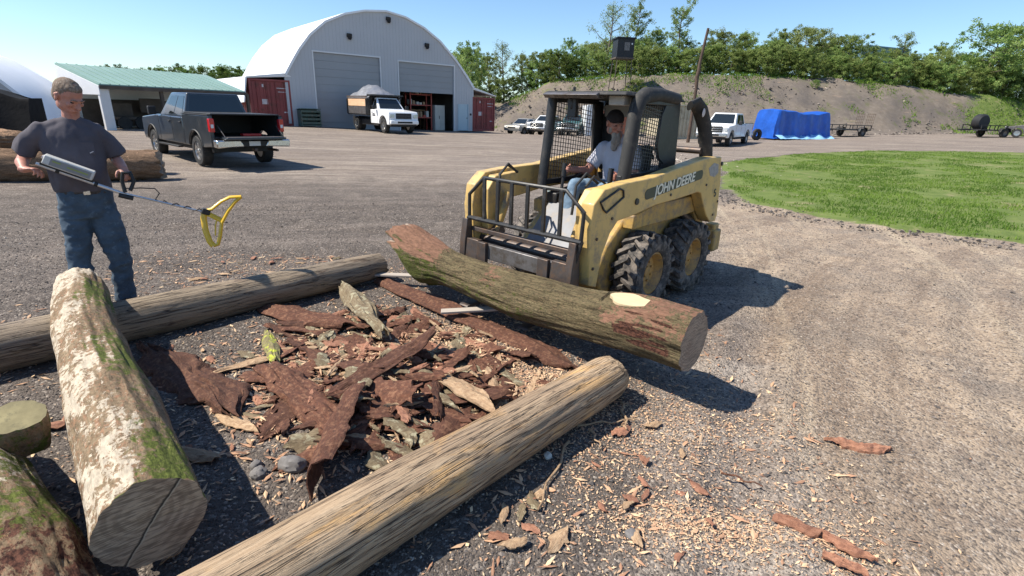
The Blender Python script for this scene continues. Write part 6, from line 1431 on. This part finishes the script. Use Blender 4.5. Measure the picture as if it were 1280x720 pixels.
# ------------------------------------------------------------------ trees
def tree_meshes(kind,seed):
    """unit height tree -> (trunk mesh, crown mesh). Leaves are small quads in clumps around branch tips."""
    rg=random.Random(seed); nr=np.random.default_rng(seed); tk=MB(); tips=[]
    P=dict(full=(.10,.33,17,2.2,.55),tall=(.30,.20,14,1.5,.35),sparse=(.22,.24,16,1.5,.16),bush=(.02,.42,14,2.0,.5),spread=(.25,.40,18,1.9,.55))[kind]
    base,rad,nb,_,dens=P
    lean=(rg.uniform(-.04,.04),rg.uniform(-.04,.04)); tr=.016 if kind!='bush' else .009
    path=[(lean[0]*t*1.2+.012*math.sin(t*7+seed),lean[1]*t*1.2+.012*math.cos(t*6+seed),t*.93-.03) for t in [i/8 for i in range(9)]]
    tk.tube(path,[tr*(1.25-t/8*1.1) for t in range(9)],7)
    for b in range(nb):
        t=base+(0.95-base)*((b+.5)/nb)**.85; a=b*2.4+rg.uniform(-.5,.5); i=min(7,int(t*8)); p0=Vector(path[i]).lerp(Vector(path[i+1]),t*8-i)
        shape=math.sin(min(1,max(.12,(t-base)/(1-base)+.10))*PI)**.6 if kind!='tall' else .75
        Lb=rad*shape*rg.uniform(.65,1.2); up=rg.uniform(.25,.75)*Lb+ (.10 if kind in('sparse','tall') else 0)*Lb*2
        p1=p0+Vector((math.cos(a)*Lb*.55,math.sin(a)*Lb*.55,up*.45)); p2=p0+Vector((math.cos(a)*Lb,math.sin(a)*Lb,up))
        tk.tube([p0,p1,p2],[tr*.42,tr*.25,tr*.08],5)
        tips+= [(p0.lerp(p1,.8),.75),(p1,1),(p1.lerp(p2,.5),.9),(p2,.9)]
        for s in range(3):
            d=Vector((rg.uniform(-1,1),rg.uniform(-1,1),rg.uniform(-.2,1))).normalized()*Lb*.45; q=p1.lerp(p2,rg.random()); tk.tube([q,q+d],[tr*.14,tr*.04],4); tips+=[(q+d,.8)]
    tips.append((Vector(path[-1]),.8))
    nc=int(dict(full=95,tall=95,sparse=42,bush=75,spread=105)[kind]); C=[];T=[]
    per={'full':70,'tall':52,'sparse':26,'bush':80,'spread':80}[kind]; cs={'full':.045,'tall':.045,'sparse':.06,'bush':.06,'spread':.05}[kind]
    if kind in('full','bush','spread'):
        # fill the crown volume with extra clumps so it reads as a dense leafy mass
        for k_ in range({'full':75,'bush':70,'spread':95}[kind]):
            t=rg.uniform(base*.6,1.0) if kind!='bush' else rg.uniform(.02,.95); sh=math.sin(min(1,max(.10,(t-base*.6)/(1-base*.6)))*PI*.92+.12)**.5 if t<.97 else .3
            a=rg.uniform(0,6.28); q=rad*sh*rg.uniform(.45,1.02)*(1+.25*math.sin(a*3+seed)); tips.append((Vector((math.cos(a)*q,math.sin(a)*q,t*.93)),rg.uniform(.5,1.0)))
    for (p,w) in tips:
        n=int(nr.poisson(per*w)); tone=nr.uniform(0,.85); c=nr.normal(0,1,(n,3)); c/=np.maximum(1e-6,np.linalg.norm(c,axis=1))[:,None]; c*=(nr.random(n)**.5*cs*nr.uniform(.6,1.5))[:,None]*np.array([1,1,.8]); C.append(np.array(p)+c); T.append(np.clip(tone+nr.normal(0,.15,n),0,1))
    C=np.vstack(C);T=np.concatenate(T); n=len(C)
    s={'full':.010,'tall':.0085,'sparse':.0075,'bush':.014,'spread':.0105}[kind]*nr.uniform(.6,1.4,n)
    u=nr.normal(0,1,(n,3)); u/=np.linalg.norm(u,axis=1)[:,None]; v=np.cross(u,nr.normal(0,1,(n,3))); v/=np.linalg.norm(v,axis=1)[:,None]
    V=np.stack([C-u*s[:,None],C-v*s[:,None]*.6,C+u*s[:,None],C+v*s[:,None]*.6],1).reshape(-1,3)
    cm=fast_mesh('crown',V,np.arange(4*n).reshape(-1,4),m[{'sparse':'leaf_pale','tall':'leaf','full':'leaf','bush':'leaf','spread':'leaf'}[kind]]); fattr(cm,'tone',np.repeat(T,4))
    return tk.mesh('trunk',m['trunk'],60),cm
TM={k:[tree_meshes(k,s) for s in ss] for k,ss in dict(full=(1,2,3,4),tall=(11,12,13),sparse=(21,22),bush=(31,32,33),spread=(41,42)).items()}
DK=[]
for t_,c_ in TM['full'][:3]:
    c2=c_.copy(); c2.materials.clear(); c2.materials.append(m['leaf_dark']); DK.append((t_,c2))
TM['dark']=DK
TM['fresh']=[]
for t_,c_ in TM['full']+TM['spread']:
    c2=c_.copy(); c2.materials.clear(); c2.materials.append(m['leaf_pale']); TM['fresh'].append((t_,c2))
def tree(kind,x,y,h,label,group=None,w=1.0,name='tree',cat='tree',i=None,sink=.1):
    rg_=random.Random(int(x*31+y*17)); t_,c_=TM[kind][(rg_.randrange(9) if i is None else i)%len(TM[kind])]
    e=empty(name,(x,y,g(x,y)-sink),rg_.uniform(0,6.28),label,cat,group); e.scale=(h*w,h*w,h)
    obj('trunk',t_,e); obj('crown',c_,e)
tree('full',-5.5,62,9.3,'leafy tree standing directly right of the arch building roof',w=.75)
tree('sparse',-1.8,66,7.4,'thin sparse tree with a dark bare trunk left of the gravel mound',w=.9)
tree('sparse',10.2,66,8.9,'tall sparse pale tree rising behind the black blind',w=.95,i=1)
tree('tall',13.9,68,8.8,'tall blue green tree just right of the black blind',w=1.0)
tree('tall',18.5,66,8.3,'tall tree left of the rusty leaning pole',w=1.05)
tree('tall',42.6,63,6.0,'small open crowned tree against the sky beside the blue grey building',w=1.1)
tree('spread',51.8,62,7.8,'large bright green spreading tree near the right edge',w=1.15)
tree('spread',59,64,9.4,'large spreading tree at the right edge of the picture',w=1.15)
tree('spread',38.2,66,5.6,'spreading light green tree left of the blue grey building',w=1.1)
rg=random.Random(77)
A1='mid green trees behind the gravel mound'; A2='leafy trees on the bank crest right of the leaning pole'; A3='trees on the crest toward the right edge'; 
for x,y,h in ((.4,68,5.8),(2.2,66,5.0),(3.9,68,5.3),(5.6,65,4.6),(7.2,66,4.8),(9.0,68,5.2),(11.8,67,5.0),(15.2,66,5.2),(16.6,69,5.8),(-3.6,67,6.2),(-7.8,66,7.5),(-6.5,70,6.8),(12.9,64.5,4.4),(19.8,68,5.4)):
    tree(rg.choice(['full','fresh']),x,y,h*rg.uniform(.8,1.15),'mid green tree in the belt behind the gravel mound',A1,w=rg.uniform(.75,1.1))
for x,y,h in ((21.6,64,4.6),(23.4,67,5.4),(25.4,64.5,5.8),(27.2,68,5.4),(29,64.5,5.5),(30.8,67,5.6),(32.2,64,5.0),(34,66,5.4),(35.7,64,4.9),(36.9,67,5.2)):
    tree(rg.choice(['full','fresh']),x,y,h*rg.uniform(.8,1.18),'leafy green tree on the bank crest right of the leaning pole',A2,w=rg.uniform(.8,1.2))
for x,y,h in ((40.6,65,4.6),(44.5,64,4.3),(46,66,4.4),(48.2,64,4.6),(50,67,5.4),(54.6,64,5.6),(56.5,67,6.8),(62,66,7),(65,63,7),(69,66,7)):
    tree(rg.choice(['full','fresh','fresh']),x,y,h*rg.uniform(.85,1.15),'green tree on the crest toward the right edge of the picture',A3,w=rg.uniform(.85,1.2))
for i in range(64):
    s=-.10+i*(1.15/63)+rg.uniform(-.008,.008); yb=np.interp(s,SB,YC)+rg.uniform(-.8,1.8); x=s*yb; k=rg.choice(['bush','bush','dark' if i%3==0 else 'bush'])
    tree(k,x,yb,rg.uniform(2.2,3.6),'low bush of the undergrowth along the bank crest','undergrowth bushes along the bank crest',w=rg.uniform(1.0,1.35),name='bush',cat='bush')
for i in range(34):
    x=-50+i*3.3+rg.uniform(-1,1) if i<6 else -12+i*2.7; 
    y=78+rg.uniform(-3,3); 
    if x<-8: continue
    tree('full' if i%2 else 'fresh',x,y,rg.uniform(4.2,6.8),'tree in the second row behind the crest belt','trees of the second row behind the crest',w=1.15)
for i in range(15):
    x=-71+i*2.3; y=95+rg.uniform(-2,3); tree('dark',x,y,6.0+.10*i+rg.uniform(-.6,.6),'dark green tree on the skyline above the green shed roof','dark trees above the green shed roof',w=1.25)
for x,y,h in ((-47.2,60,4.3),(-45.2,61,3.8),(-49.5,60,3.6)): tree('dark',x,y,h,'dark tree showing between the man and the green roofed shed','trees between the man and the shed',w=1.2)
for x,y,h in ((-62,74,4.4),(-66,72,4.0)): tree('sparse',x,y,h,'faint thin tree on the skyline above the left arch building','thin trees above the left arch building',w=1.2)
for x,y,h in ((9.4,56.4,2.3),(10.9,56.2,2.1),(12.0,56.8,2.4)): tree('bush',x,y,h,'leafy bush round the legs of the black blind','bushes round the legs of the blind',name='bush',cat='bush',w=1.0)
tree('bush',3.9,63.5,1.0,'small shrub on top of the gravel mound',name='bush',cat='bush',w=1.2)
tree('bush',30.5,57.0,.9,'lone shrub on the bank above the blue tarp',name='bush',cat='bush',w=1.3)
